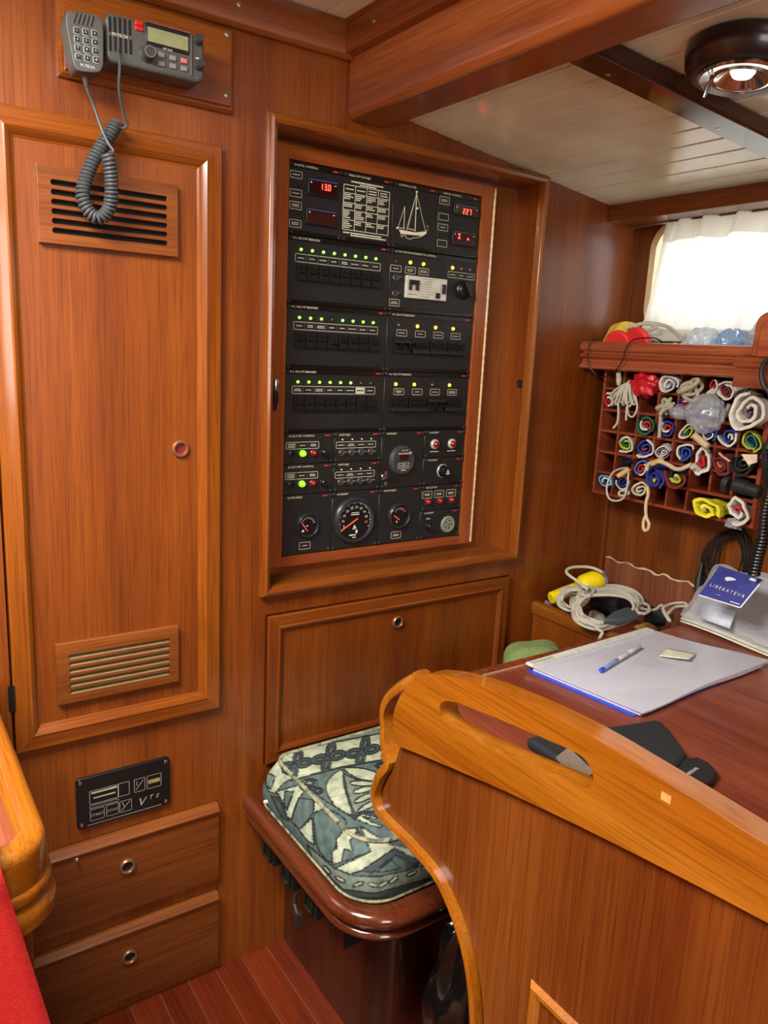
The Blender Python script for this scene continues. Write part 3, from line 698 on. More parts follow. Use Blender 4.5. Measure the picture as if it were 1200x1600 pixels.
obj('ledge_front', MB().box(1.340, 1.352, -.30, -.002, .4125, .560), M_rackw, ledge)

# =================================================================== GALLEY COUNTER CORNER
ga = thing('galley_counter', (-.4, -.3, 0), 'golden brown counter corner with rounded raised fiddle rail and moulded edge', 'counter')
gp = [(.140, -.001)] + [(a, b) for a, b in arc(.140 - .05, -.64 + .05, .05, 0, -90, 10)] + [(-1.29, -.64)]
def rr_prof(o0, o1, z0, z1, r, n=4):
    pts = []
    for cx, cy, s in ((o1 - r, z1 - r, 0), (o0 + r, z1 - r, 90), (o0 + r, z0 + r, 180), (o1 - r, z0 + r, 270)): pts += arc(cx, cy, r, s, s + 90, n)
    return pts
M_gal = railw('Y')
obj('fiddle_rail', MB().sweep_h(gp, rr_prof(-.030, .004, .810, .872, .013), side=-1), M_gal, ga)
obj('edge_bead', MB().sweep_h(gp, rr_prof(-.02, .008, .806, .822, .006), side=-1), railw('X'), ga)
obj('edge_moulding', MB().sweep_h(gp, rr_prof(-.02, .012, .768, .803, .014), side=-1), M_gal, ga)
gi = [(x - .014, y) if False else (x, y) for x, y in gp]
inn = [(.118, -.001)] + arc(.118 - .04, -.62 + .04, .04, 0, -90, 8) + [(-1.29, -.62)]
obj('counter_top', MB().prism([(x, y, .785) for x, y in inn] + [(-1.29, -.001, .785)], (0, 0, .03)), M_table, ga)
bdy = [(.126, -.001)] + arc(.126 - .045, -.626 + .045, .045, 0, -90, 8) + [(-1.29, -.626)]
obj('counter_body', MB().prism([(x, y, 0) for x, y in bdy] + [(-1.29, -.001, 0)], (0, 0, .785)), wood('galley_panel', S(160, 92, 24), S(134, 70, 14), S(180, 110, 34), axis='Z', rough=.4, coat=.3, k=.5), ga)
# red cloth thrown over the rail and hanging down the front
def redc(u, v):
    # v: 0 on the counter, over the rail, down to 1 ; u: left -> right edge
    s = v * .95
    if s < .10: y, z = -.575 - s * .45, .888 + .02 * math.sin(s / .10 * PI / 2)
    elif s < .20:
        a = (s - .10) / .10 * PI / 2; y, z = -.620 - .052 * math.sin(a), .856 + .052 * math.cos(a)
    else: y, z = -.672 - .02 * math.sin((s - .2) * 3) - .004 * math.sin(u * 17), .856 - (s - .20)
    xr = .086 + max(0, .885 - z) * .19
    x = -.42 + (xr + .42) * u
    return (x, y - .006 * math.sin(u * 9 + v * 4) * min(1, v * 3), z)
rc = obj('red_cloth', MB().grid(redc, 40, 60), M_red, None, org=(-.15, -.67, .1), smooth=60, solid=.004, recalc=False)
tag(rc, 'plain bright red cloth thrown over the golden counter rail', 'cloth')

# =================================================================== SWITCHBOARD
SY = .067          # face of the black modules
sb = thing('switchboard', (1.03, .07, .92), 'tall black electrical switchboard in wooden frame with breakers, gauges and red displays', 'switchboard')
M_swf = wood('switch_frame_Z', S(156, 80, 30), S(128, 58, 20), S(176, 98, 44), axis='Z', rough=.35, coat=.4, wide=1.5)
M_swx = wood('switch_frame_X', S(156, 80, 30), S(128, 58, 20), S(176, 98, 44), axis='X', rough=.35, coat=.4, wide=1.5)
obj('frame_stile', MB().box(1.288, 1.322, .062, .0775, .922, 1.810), M_swf, sb, bev=.001)
obj('frame_stile', MB().box(.736, .770, .062, .0775, .922, 1.810), M_swf, sb, bev=.001)
obj('frame_rail', MB().box(.770, 1.288, .062, .0775, 1.783, 1.810), M_swx, sb, bev=.001)
obj('frame_rail', MB().box(.770, 1.288, .062, .0775, .922, .945), M_swx, sb, bev=.001)
hg = obj('piano_hinge', MB().tube([(1.3255, .0615, .926), (1.3255, .0615, 1.806)], .0028, 8), mat('hinge_metal', S(240, 218, 168), .45, metal=.7), sb)
kn = MB()
for i in range(44): kn.lathe([(.0034, 0), (.0034, .008)], (1.3255, .0615, .930 + i * .02), (0, 0, 1), 8)
obj('knuckles', kn, mat('hinge_metal', S(240, 218, 168), .45, metal=.7), hg)['kind'] = 'stuff'
lt = obj('latch', MB().lathe([(.0, 0), (.006, .001), (.007, .004), (.007, .020), (.006, .024), (.0, .025)], (.7315, .030, 1.318), (0, 0, 1), 14), M_steel, sb)
obj('latch_lever', MB().prism([(.7260, .036, 1.318), (.7260, .026, 1.318), (.7260, .024, 1.30), (.7260, .034, 1.276)], (.010, 0, 0)), M_blk, lt)
obj('latch_stem', MB().tube([(.7315, .030, 1.328), (.742, .066, 1.328)], .003, 8), M_steel, lt)
CXS = [.771, .8995, 1.0300, 1.1575, 1.2870]

def screw_mb(): return MB().lathe([(.0042, 0), (.0042, .0016), (.0036, .0024), (.0014, .0024), (.0014, .0010), (0, .0010)], (0, 0, 0), (0, -1, 0), 10)
M_scr = mat('panel_screw', S(52, 50, 46), .4, metal=.4)
M_box = mat('label_box', S(198, 194, 172), .6)
def module(x0, x1, z0, z1, head, red=True, bars=True):
    g = .0006
    p = obj('module', MB().box(x0 + g, x1 - g, SY, .0765, z0 + g, z1 - g), M_black, sb, org=((x0 + x1) / 2, SY, (z0 + z1) / 2), bev=.0008, seg=1)
    if bars:
        h = .0105
        obj('header_strip', MB().box(x0 + .002, x1 - .002, SY - .0016, SY, z1 - h - .001, z1 - .001), M_blackgl, p, bev=.0006, seg=1)
        obj('foot_strip', MB().box(x0 + .002, x1 - .002, SY - .0016, SY, z0 + .001, z0 + .0085), M_blackgl, p, bev=.0006, seg=1)
    for sx in (x0 + .006, x1 - .006):
        for sz in (z0 + .005, z1 - .006): piece('screw', 'module_screw', screw_mb, M_scr, p, (sx, SY - .0016, sz))
    pr = MB(); yy = SY - .0019
    if head: pr.text(head, (x0 + .012, yy, z1 - .0085), (1, 0, 0), (0, 0, 1), .0062, mi=1)
    if red: pr.rect(x1 - .026, x1 - .013, z1 - .0080, z1 - .0048, yy, 2)
    p['_print'] = 0
    PRINT[p] = pr
    return p
PRINT = {}
def lab(p, x0, x1, z0, z1, rows=1, fill=True, seed=0):
    pr = PRINT[p]; y = SY - .0004; pr.outline(x0, x1, z0, z1, y, .0011, 0)
    if fill:
        r = random.Random(seed * 7 + int(x0 * 9000)); w = x1 - x0
        for k in range(rows):
            ww = w * r.uniform(.45, .72); zc = (z0 + z1) / 2 + ((rows - 1) / 2 - k) * .0034
            # unreadable print: a run of tiny strokes
            n = 6; xs = (x0 + x1) / 2 - ww / 2
            for i in range(n):
                a = xs + ww * i / n; pr.rect(a, a + ww / n * .82, zc - .0011 * r.uniform(.7, 1), zc + .0011 * r.uniform(.7, 1), y, 0)
def labrow(p, x0, x1, z0, z1, n, rows=None):
    w = (x1 - x0) / n
    for i in range(n): lab(p, x0 + i * w - .0005, x0 + (i + 1) * w + .0005, z0, z1, (rows[i] if rows else 1), seed=i)
def led(p, x, z, m, r=.0030):
    return piece('indicator_light', 'led_%s_%.4f' % (m.name, r), lambda: MB().lathe([(r * 1.1, 0), (r * 1.1, .0008), (r, .0012), (r * .9, .003), (r * .5, .0042), (0, .0045)], (0, 0, 0), (0, -1, 0), 12), m, p, (x, SY, z))
def brk_mb():
    m = MB().box(-.0125, .0125, -.006, 0, -.0168, .0168)
    m.box(-.0112, .0112, -.009, -.006, -.0155, -.006)
    m.prism([(-.0065, -.006, .010), (-.0065, -.012, .007), (-.0065, -.010, -.001), (-.0065, -.006, -.003)], (.013, 0, 0))
    m.box(-.0105, -.0080, -.0075, -.006, -.004, .013).box(.0080, .0105, -.0075, -.006, -.004, .013)
    return m
def brk_off_mb():
    m = MB().box(-.0125, .0125, -.006, 0, -.0168, .0168)
    m.box(-.0112, .0112, -.0075, -.006, -.0155, -.010)
    m.prism([(-.0065, -.006, .006), (-.0065, -.008, .004), (-.0065, -.016, -.006), (-.0065, -.006, -.008)], (.013, 0, 0))
    return m
def breaker(p, x, z, on=True, key='breaker'):
    return piece('breaker', key + str(on), brk_mb if on else brk_off_mb, M_blk, p, (x, SY, z))
def toggle_mb():
    m = MB().lathe([(.0085, 0), (.0085, .0015), (.0068, .0022), (.0068, .0045), (.0050, .0050), (.0040, .0050), (.0030, .0030)], (0, 0, 0), (0, -1, 0), 16)
    m.lathe([(.0016, 0), (.0022, .010), (.0018, .012), (0, .0125)], (0, -.003, 0), (.85, -1, .25), 8)
    return m
def toggle(p, x, z): return piece('toggle_switch', 'toggle', toggle_mb, mat('toggle_metal', S(120, 120, 118), .3, metal=.9), p, (x, SY, z))
def lamp_lens(p, x, z, m, r=.0065):
    return piece('indicator_light', 'lens_' + m.name + str(r), lambda: MB().lathe([(r * 1.15, 0), (r * 1.15, .002), (r, .003), (r, .006), (r * .75, .0095), (r * .3, .0115), (0, .0118)], (0, 0, 0), (0, -1, 0), 14), m, p, (x, SY, z))
SEG = {'0': 'abcdef', '1': 'bc', '2': 'abged', '3': 'abgcd', '4': 'fgbc', '5': 'afgcd', '6': 'afgedc', '7': 'abc', '8': 'abcdefg', '9': 'abcdfg'}
def seg7(pr, s, x, z, h, mi=0, y=SY):
    w = h * .52; t = h * .14
    for ch in s:
        if ch == '.': pr.rect(x - h * .18, x - h * .02, z, z + t, y, mi); continue
        if ch == ' ': x += w * 1.35; continue
        for k in SEG[ch]:
            if k == 'a': pr.rect(x + t * .6, x + w - t * .6, z + h - t, z + h, y, mi)
            if k == 'd': pr.rect(x + t * .6, x + w - t * .6, z, z + t, y, mi)
            if k == 'g': pr.rect(x + t * .6, x + w - t * .6, z + h / 2 - t / 2, z + h / 2 + t / 2, y, mi)
            if k == 'f': pr.rect(x, x + t, z + h / 2 + t * .15, z + h - t * .3, y, mi)
            if k == 'b': pr.rect(x + w - t, x + w, z + h / 2 + t * .15, z + h - t * .3, y, mi)
            if k == 'e': pr.rect(x, x + t, z + t * .3, z + h / 2 - t * .15, y, mi)
            if k == 'c': pr.rect(x + w - t, x + w, z + t * .3, z + h / 2 - t * .15, y, mi)
        x += w * 1.5
def display(p, x0, x1, z0, z1, s, sx, sz, sh, blue=False):
    d = obj('display', MB().box(x0, x1, SY - .007, SY, z0, z1), M_blk, p, bev=.0012)
    sc = MB().box(x0 + .004, x1 - .004, SY - .0076, SY - .0068, z0 + .003, z1 - .0045)
    obj('display_window', sc, M_dispred, d)
    e = MB(); e.rect(x0 + .003, x1 - .003, z1 - .0040, z1 - .0022, SY - .0072, 0)
    obj('display_edge', e, mat('blue_edge', S(60, 90, 140), .3) if blue else mat('grey_edge', S(84, 82, 78), .3), d, recalc=False)
    if s:
        g = MB(); seg7(g, s, sx, sz, sh, 0, SY - .0079); obj('red_digits', g, M_seg, d, recalc=False)
    k = MB(); k.rect(x0 + .0055, x0 + .008, z1 - .011, z1 - .007, SY - .0078); k.rect(x1 - .012, x1 - .007, z1 - .010, z1 - .0085, SY - .0078)
    obj('display_marks', k, M_white, d, recalc=False)
# ---- first row
r0, r1, r2, r3, r4, r5, r6 = 1.781, 1.639, 1.500, 1.364, 1.224, 1.155, 1.0855
m = module(CXS[0], CXS[1], r1, r0, 'DIGITAL CONTROL')
for z0_, z1_, rw in ((1.7487, 1.7628, 1), (1.7123, 1.7274, 1), (1.6884, 1.7037, 2), (1.6528, 1.6682, 2)): lab(m, .7738, .8020, z0_, z1_, rw)
display(m, .8125, .8865, 1.7205, 1.7545, '13.0', .8400, 1.7335, .0125, True)
display(m, .8105, .8850, 1.6625, 1.6955, '', 0, 0, 0, True)
for zz in (1.733, 1.680): led(m, .794, zz, M_blk, .002)
m = module(CXS[1], CXS[2], r1, r0, 'TABLA DE VOLTAJES')
pr = PRINT[m]; y = SY - .0004
def strokes(pr, x0, x1, z, h, y, mi, r):
    x = x0
    while x < x1 - .001:
        w = min(r.uniform(.002, .006), x1 - x); pr.rect(x, x + w, z - h / 2, z + h / 2, y, mi); x += w + .0008
rr = random.Random(5)
strokes(pr, .920, 1.004, 1.7625, .0028, y, 1, rr); strokes(pr, .942, .985, 1.7580, .0026, y, 1, rr)
xs = [.9022, .9315, .9610, .9906, 1.0208]; zs = [1.7545, 1.7383, 1.7187, 1.7040, 1.6838, 1.6634]
for x_ in xs: pr.rect(x_ - .0006, x_ + .0006, zs[-1], zs[0], y, 1)
for z_ in zs: pr.rect(xs[0], xs[-1], z_ - .0006, z_ + .0006, y, 1)
lines = [[1, 1, 2, 2], [3, 3, 3, 3], [2, 2, 2, 2], [4, 4, 2, 2], [4, 2, 2, 2]]
for i in range(5):
    for j in range(4):
        n = lines[i][j]; zt, zb = zs[i], zs[i + 1]
        for k in range(n):
            zc = zt - .0035 - k * .0040 if i else zt - (zt - zb) * (k + 1) / (n + 1)
            L_ = rr.uniform(.4, .85) * .0265 if i else .020
            a = xs[j] + .002 if i else (xs[j] + xs[j + 1]) / 2 - .010
            strokes(pr, a, a + L_, zc, .0022, y, 1, rr)
strokes(pr, .904, .920, 1.6575, .0026, y, 1, rr); strokes(pr, .923, 1.005, 1.6575, .0026, y, 1, rr); strokes(pr, .923, 1.016, 1.6530, .0026, y, 1, rr)
m = module(CXS[2], CXS[3], r1, r0, 'CONTROL LUCES')
pr = PRINT[m]
for a, b, w in (((1.0944, 1.7651), (1.0955, 1.6810), .0022), ((1.0935, 1.760), (1.0715, 1.684), .0012), ((1.0925, 1.755), (1.0745, 1.684), .0009), ((1.0950, 1.762), (1.1255, 1.684), .0010), ((1.0631, 1.7311), (1.0640, 1.682), .0018), ((1.0625, 1.729), (1.0476, 1.6840), .0010),
                ((1.0476, 1.6845), (1.064, 1.6835), .0012), ((1.0717, 1.6850), (1.0955, 1.6838), .0014), ((1.0717, 1.685), (1.0717, 1.680), .0012)):
    pr.line(a[0], a[1], b[0], b[1], y, w, 1)
pr.add([(a, y, b) for a, b in ((1.0500, 1.6815), (1.0560, 1.6800), (1.0960, 1.6790), (1.1285, 1.6855), (1.1280, 1.6800), (1.1173, 1.6735), (1.0560, 1.6715), (1.0520, 1.6770))], [tuple(range(8))], 1)
kl = [(1.0560, 1.6712), (1.0580, 1.6650), (1.0605, 1.6650), (1.0615, 1.6690), (1.0700, 1.6690), (1.0720, 1.6640), (1.0840, 1.6630), (1.0900, 1.6665), (1.1050, 1.6690), (1.1160, 1.6735)]
for a, b in zip(kl, kl[1:]): pr.line(a[0], a[1], b[0], b[1], y, .0010, 1)
for x_, z_, mm in ((1.0942, 1.7660, M_white), (1.0985, 1.7315, M_white), (1.0455, 1.6825, M_white), (1.1290, 1.6880, M_ledoff), (1.1295, 1.6960, M_ledoff)): led(m, x_, z_, mm, .0022)
m = module(CXS[3], CXS[4], r1, r0, 'DIGITAL CONTROL')
for z0_, z1_, rw, fi in ((1.7503, 1.7674, 2, 1), (1.7151, 1.7305, 1, 0), (1.6921, 1.7071, 1, 1), (1.6558, 1.6713, 1, 0)): lab(m, 1.1606, 1.1904, z0_, z1_, rw, bool(fi))
display(m, 1.2010, 1.2785, 1.7315, 1.7575, '227', 1.2265, 1.7355, .0125)
display(m, 1.2010, 1.2750, 1.6635, 1.6975, '', 0, 0, 0)
g = MB(); g.rect(1.2190, 1.2215, 1.6790, 1.6905, SY - .0080); g.rect(1.2165, 1.2240, 1.6885, 1.6905, SY - .0080); g.rect(1.2165, 1.2240, 1.6790, 1.6808, SY - .0080); g.rect(1.2440, 1.2515, 1.6785, 1.6805, SY - .0080); g.rect(1.2465, 1.2490, 1.6785, 1.6835, SY - .0080)
obj('red_digits', g, M_seg, m, recalc=False)
for zz in (1.741, 1.683): led(m, 1.177, zz, M_blk, .003)
# ---- breaker rows
def dc(zt, zb, states, two):
    m = module(CXS[0], CXS[2], zb, zt, 'DC CIRCUIT BREAKERS')
    labrow(m, .7895, 1.0045, zt - .0540, zt - .0370, 8, two)
    for i in range(8):
        x_ = .8030 + i * .02695
        led(m, x_, zt - .0283, M_ledg if states[i] else M_ledoff, .0029 if states[i] else .0017)
        breaker(m, x_ + .0005, zt - .0745, states[i] == 1)
    return m
dc(r1, r2, [1] * 8, [1, 1, 1, 1, 2, 1, 1, 1])
dc(r2, r3, [1, 1, 1, 0, 1, 1, 1, 1], [1, 2, 2, 1, 1, 1, 1, 1])
m = dc(r3, r4, [1, 1, 1, 1, 1, 1, 0, 0], [2, 1, 2, 1, 1, 1, 1, 1])
PRINT[m].rect(.9520, .9760, r3 - .0522, r3 - .0388, SY - .0006, 0)
strokes(PRINT[m], .955, .973, r3 - .0455, .003, SY - .0008, 3, rr)
m = module(CXS[2], CXS[4], r2, r1, 'AC PROTECTION/GENERATOR CONTROL', red=False)
for x_, on in ((1.0868, 1), (1.1246, 1), (1.2117, 1), (1.2391, 0), (1.2656, 0)): led(m, x_, 1.6122, M_leda if on else M_ledoff, .0036 if on else .0028)
led(m, 1.0463, 1.6105, M_ledoff, .0016)
lab(m, 1.0322, 1.0625, 1.5878, 1.6024); lab(m, 1.0732, 1.1030, 1.5872, 1.6025, 2); lab(m, 1.1117, 1.1414, 1.5878, 1.6030, 2); labrow(m, 1.1993, 1.2817, 1.5890, 1.6035, 3); lab(m, 1.0324, 1.0620, 1.5120, 1.5277, 2)
toggle(m, 1.0480, 1.5755); toggle(m, 1.0475, 1.5405)
wbk = obj('white_breaker', MB().box(1.0737, 1.1924, SY - .008, SY, 1.5330, 1.5828), mat('white_breaker_plastic', S(205, 202, 186), .45), m, bev=.001)
bm_ = MB().box(1.0800, 1.1085, SY - .012, SY - .008, 1.5630, 1.5735).box(1.0800, 1.0870, SY - .0125, SY - .008, 1.5510, 1.5640).box(1.0990, 1.1070, SY - .0125, SY - .008, 1.5510, 1.5640)
obj('rocker', bm_, M_blk, wbk, bev=.0008)
obj('rocker', MB().box(1.1765, 1.1880, SY - .012, SY - .008, 1.5490, 1.5710), M_blk, wbk, bev=.002)
obj('test_button', MB().box(1.1590, 1.1720, SY - .010, SY - .008, 1.5370, 1.5500), M_blk, wbk, bev=.0008)
g = MB()
for k in range(8): strokes(g, 1.1165, 1.1165 + rr.uniform(.018, .050), 1.578 - k * .0056, .0012, SY - .0083, 0, rr)
g.rect(1.1122, 1.1128, 1.5335, 1.5825, SY - .0083); g.rect(1.1745, 1.1750, 1.5335, 1.5825, SY - .0083); strokes(g, 1.080, 1.106, 1.5415, .002, SY - .0083, 0, rr)
obj('small_print', g, mat('grey_print', S(120, 118, 108), .7), wbk, recalc=False)
kb = obj('rotary_knob', MB().lathe([(.0225, 0), (.0225, .004), (.019, .008), (.0180, .012), (.016, .014), (0, .0145)], (1.249, SY, 1.563), (0, -1, 0), 28), M_blk, m)
obj('pointer', MB().prism([(1.236, SY - .014, 1.579), (1.243, SY - .014, 1.581), (1.262, SY - .014, 1.550), (1.257, SY - .014, 1.546), (1.252, SY - .014, 1.547)], (0, -.012, 0)), M_blk, kb, bev=.003)
def ac(zt, zb, states, two):
    m = module(CXS[2], CXS[4], zb, zt, 'AC CIRCUIT BREAKERS')
    for i in range(4):
        x_ = 1.0629 + i * .0541
        led(m, x_, zt - .0295, M_leda if states[i] else M_ledoff, .0037 if states[i] else .0028)
        lab(m, x_ - .0050, x_ + .0250, zt - .0545, zt - .0395, two[i], seed=i)
        for k in (0, 1):
            b_ = breaker(m, x_ - .004 + k * .0262, zt - .0765, bool(states[i]), 'acb')
        tb = MB().box(x_ - .016, x_ + .034, SY - .014, SY - .006, zt - .0920, zt - .0860) if states[i] else MB().box(x_ - .014, x_ + .034, SY - .018, SY - .006, zt - .0705, zt - .0645)
        obj('tie_bar', tb, M_blk2, m, bev=.0008)
    return m
ac(r2, r3, [0, 1, 1, 1], [1, 1, 1, 1])
ac(r3, r4, [1, 1, 0, 1], [2, 1, 1, 2])
# ---- lower block
M_lensg = mat('green_lens', S(90, 230, 30), .3, emit=(.30, 1, .02, 1), es=1.6)
M_lensb = mat('black_lens', S(22, 22, 22), .3)
for zt, zb, zl, zz in ((r4, r5, 1.1785, 1.1883), (r5, r6, 1.1098, 1.1203)):
    m = module(CXS[0], CXS[1], zb, zt, 'BILGE PUMP CONTROL', bars=False)
    labrow(m, .7780, .8596, zz, zz + .0160, 3, [3, 1, 2])
    toggle_o = piece('toggle_switch', 'toggle_dark', toggle_mb, M_blk, m, (.7935, SY, zl))
    lamp_lens(m, .8190, zl, M_lensg); lamp_lens(m, .8465, zl, M_redlens)
    obj('fuse_holder', MB().lathe([(.0095, 0), (.0095, .003), (.008, .004), (.0075, .010), (.006, .0115), (0, .0118)], (.8740, SY, zl), (0, -1, 0), 18), M_lensb, m)
for zt, zb, zl, zz in ((r4, r5, 1.1765, 1.1862), (r5, r6, 1.1080, 1.1166)):
    m = module(CXS[1], CXS[2], zb, zt, 'SWITCHES', bars=False)
    labrow(m, .9055, 1.0135, zz, zz + .0155, 4, [1, 2, 1, 1])
    for i in range(4):
        toggle(m, .9210 + i * .0265, zl); led(m, .9215 + i * .0262, zz + .0205, M_white, .0015)
def gauge(p, x, z, r, needle_ang, name):
    ga_ = obj(name, MB().lathe([(r * 1.06, 0), (r * 1.06, .003), (r, .008), (r * .93, .010), (r * .86, .0085), (r * .84, .0035), (0, .0035)], (x, SY, z), (0, -1, 0), 36), mat('gauge_bezel', S(46, 48, 50), .3, metal=.3), p, org=(x, SY, z))
    obj('dial', MB().lathe([(r * .85, 0), (r * .85, .0005)], (x, SY - .0037, z), (0, -1, 0), 30), mat('dial_black', S(10, 10, 11), .35), ga_)
    a = math.radians(needle_ang); nx, nz = math.cos(a), math.sin(a)
    return ga_, nx, nz
m = module(CXS[0], CXS[1], .9465, r6, 'INSTRUMENT', bars=False)
ga_, _, _ = gauge(m, .8345, 1.0135, .0280, 130, 'gauge')
g = MB(); Yd = SY - .0050
for k in range(9):
    a = math.radians(20 + k * 17); g.line(.8345 + .015 * math.cos(a) + .0, 1.0135 + .0155 * math.sin(a), .8345 + .0205 * math.cos(a), 1.0135 + .0205 * math.sin(a), Yd, .0011)
g.rect(.831, .836, 1.011, 1.013, Yd); g.rect(.8200, .8255, .9985, 1.0035, Yd)
obj('dial_print', g, M_white, ga_, recalc=False)
g = MB(); g.line(.8345, 1.0000, .8205, 1.0185, Yd - .0008, .0020); obj('needle', g, M_needle, ga_, recalc=False)
lab(m, .8162, .8453, .9566, .9736)
m = module(CXS[1], CXS[2], .9465, r6, 'AUXILIARY', bars=False)
ga_, _, _ = gauge(m, .9615, 1.0140, .0545, 215, 'tachometer')
g = MB(); R_ = .0463
for k in range(51):
    a = math.radians(212 - k * 236 / 50); big = k % 5 == 0; r_ = R_ * (.86 if big else .915)
    g.line(.9615 + r_ * math.cos(a), 1.0140 + r_ * math.sin(a), .9615 + R_ * .985 * math.cos(a), 1.0140 + R_ * .985 * math.sin(a), Yd, .0011 if big else .0008, 0)
for k, s in enumerate(['5', '10', '15', '20', '25', '30', '35', '40', '45', '50']):
    a = math.radians(212 - (k + .5) * 236 / 10 + 2); r_ = R_ * .70
    g.text(s, (.9615 + r_ * math.cos(a), Yd, 1.0140 + r_ * math.sin(a) - .0030), (1, 0, 0), (0, 0, 1), .0088, 'C', mi=1 if s == '50' else 0)
strokes(g, .951, .972, 1.0330, .0018, Yd, 0, rr); strokes(g, .950, .973, 1.0285, .0026, Yd, 0, rr)
g.add([(.9570, Yd, .9960), (.9660, Yd, .9960), (.9600, Yd, 1.0040)], [(0, 1, 2)]); strokes(g, .9555, .9665, .9940, .0022, Yd, 0, rr)
g.rect(.9640, .9700, .9830, .9905, Yd, 0); strokes(g, .947, .966, .9790, .0036, Yd, 0, rr); strokes(g, .956, .966, .9730, .0026, Yd, 0, rr)
obj('dial_print', g, [M_white, M_needle], ga_, recalc=False)
g = MB(); g.line(.9685, 1.0185, .9255, .9935, Yd - .0012, .0032); obj('needle', g, M_needle, ga_, recalc=False)
m = module(CXS[2], CXS[3], r6, r4, 'AUXILIARY', bars=False)
lk = obj('battery_monitor', MB().lathe([(.0375, 0), (.0375, .002), (.0345, .007), (.0300, .009), (.0295, .0085), (0, .0085)], (1.0915, SY, 1.1520), (0, -1, 0), 36), mat('monitor_grey', S(52, 54, 56), .45), m, org=(1.0915, SY, 1.1520))
obj('display_window', MB().box(1.0800, 1.1060, SY - .0092, SY - .008, 1.1530, 1.1660), M_dispred, lk)
g = MB(); Ym = SY - .0094
g.text('Link 10', (1.0940, Ym, 1.1755), (1, 0, 0), (0, 0, 1), .0062, 'C'); strokes(g, 1.0745, 1.107, 1.1695, .0022, Ym, 0, rr); g.rect(1.1075, 1.1130, 1.1685, 1.1730, Ym)
g.outline(1.0755, 1.0915, 1.1330, 1.1465, Ym, .0009); g.outline(1.0925, 1.1085, 1.1335, 1.1470, Ym, .0009)
g.text('Sel', (1.0835, Ym, 1.1370), (1, 0, 0), (0, 0, 1), .0088, 'C'); g.text('Set', (1.1005, Ym, 1.1375), (1, 0, 0), (0, 0, 1), .0088, 'C'); strokes(g, 1.085, 1.100, 1.1290, .0022, Ym, 0, rr)
obj('printed_marks', g, M_white, lk, recalc=False)
ks = obj('key_switch', MB().lathe([(.008, 0), (.008, .004), (.006, .006), (0, .006)], (1.0390, SY, 1.1145), (0, -1, 0), 16).box(1.0375, 1.0405, SY - .016, SY - .005, 1.1130, 1.1160), M_chrome, m)
obj('key', MB().box(1.0345, 1.0425, SY - .013, SY - .0115, 1.1180, 1.1290).box(1.0355, 1.0420, SY - .013, SY - .0115, 1.0960, 1.1040), M_chrome, ks)
obj('key_tag', MB().prism([(1.040, SY - .012, 1.117), (1.042, SY - .012, 1.110), (1.066, SY - .018, 1.122), (1.064, SY - .018, 1.127)], (0, -.002, 0)), M_blk, ks)
m = module(CXS[3], CXS[4], r5, r4, 'AUXILIARY', bars=False)
for x_ in (1.1900, 1.2445):
    rg = obj('lamp_ring', MB().lathe([(.0125, 0), (.0125, .003), (.0110, .005), (.0080, .006), (.0080, .004)], (x_, SY, 1.1885), (0, -1, 0), 22, closed_ends=False), mat('ring_pale', S(190, 185, 175), .3, metal=.3), m)
    obj('red_lens', MB().lathe([(.0085, 0), (.0085, .005), (.0075, .009), (.004, .0125), (0, .013)], (x_, SY, 1.1885), (0, -1, 0), 18), M_redlens, rg)
    strokes(PRINT[m], x_ - .013, x_ + .014, 1.1700, .0018, SY - .0004, 1, rr)
m = module(CXS[3], CXS[4], r6, r5, 'AUXILIARY', bars=False)
lg = obj('cigar_lighter', MB().lathe([(.0165, 0), (.0165, .003), (.0135, .005), (.0130, .020), (.0125, .022), (0, .0225)], (1.2200, SY, 1.1200), (0, -1, 0), 26), M_blk, m)
obj('collar', MB().lathe([(.0175, 0), (.0175, .0025), (.0160, .004), (.0160, .0005)], (1.2200, SY, 1.1200), (0, -1, 0), 26, closed_ends=False), mat('ring_pale', S(190, 185, 175), .3, metal=.3), lg)
g = MB(); g.add([(1.2160, SY - .0230, 1.1200), (1.2240, SY - .0230, 1.1200), (1.2200, SY - .0230, 1.1270)], [(0, 1, 2)]); strokes(g, 1.2145, 1.2255, 1.1165, .004, SY - .0230, 0, rr)
obj('printed_mark', g, M_white, lg, recalc=False)
m = module(CXS[3], CXS[4], 1.020, r6, 'INDICATORS', bars=False)
for x0_, x1_ in ((1.1613, 1.1918), (1.1990, 1.2298), (1.2372, 1.2685)): lab(m, x0_, x1_, 1.0517, 1.0700, 2)
for x_ in (1.1788, 1.2168, 1.2547): lamp_lens(m, x_, 1.0430, M_redlens, .0072)
m = module(CXS[2], CXS[3], .9465, r6, 'INSTRUMENT', bars=False)
ga_, _, _ = gauge(m, 1.0905, 1.0145, .0310, 150, 'gauge')
g = MB()
for k in range(7):
    a = math.radians(35 + k * 17); g.line(1.0905 + .016 * math.cos(a), 1.0145 + .016 * math.sin(a), 1.0905 + .0225 * math.cos(a), 1.0145 + .0225 * math.sin(a), Yd, .0011, 1 if k < 2 else 0)
g.add([(1.0800, Yd, .9990), (1.0860, Yd, .9990), (1.0830, Yd, 1.0040)], [(0, 1, 2)])
obj('dial_print', g, [M_white, M_needle], ga_, recalc=False)
g = MB(); g.line(1.0905, 1.0050, 1.0735, 1.0165, Yd - .0008, .0022); obj('needle', g, M_needle, ga_, recalc=False)
lab(m, 1.0710, 1.1012, .9568, .9743, 2)
m = module(CXS[3], CXS[4], .9465, 1.020, 'AUXILIARY', bars=False)
sk = obj('speaker_grille', MB().lathe([(.0220, 0), (.0220, .003), (.0200, .005), (.0180, .005), (.0175, .0035), (0, .0035)], (1.2480, SY, .9790), (0, -1, 0), 28), mat('pale_green_grey', S(128, 132, 118), .5), m)
g = MB()
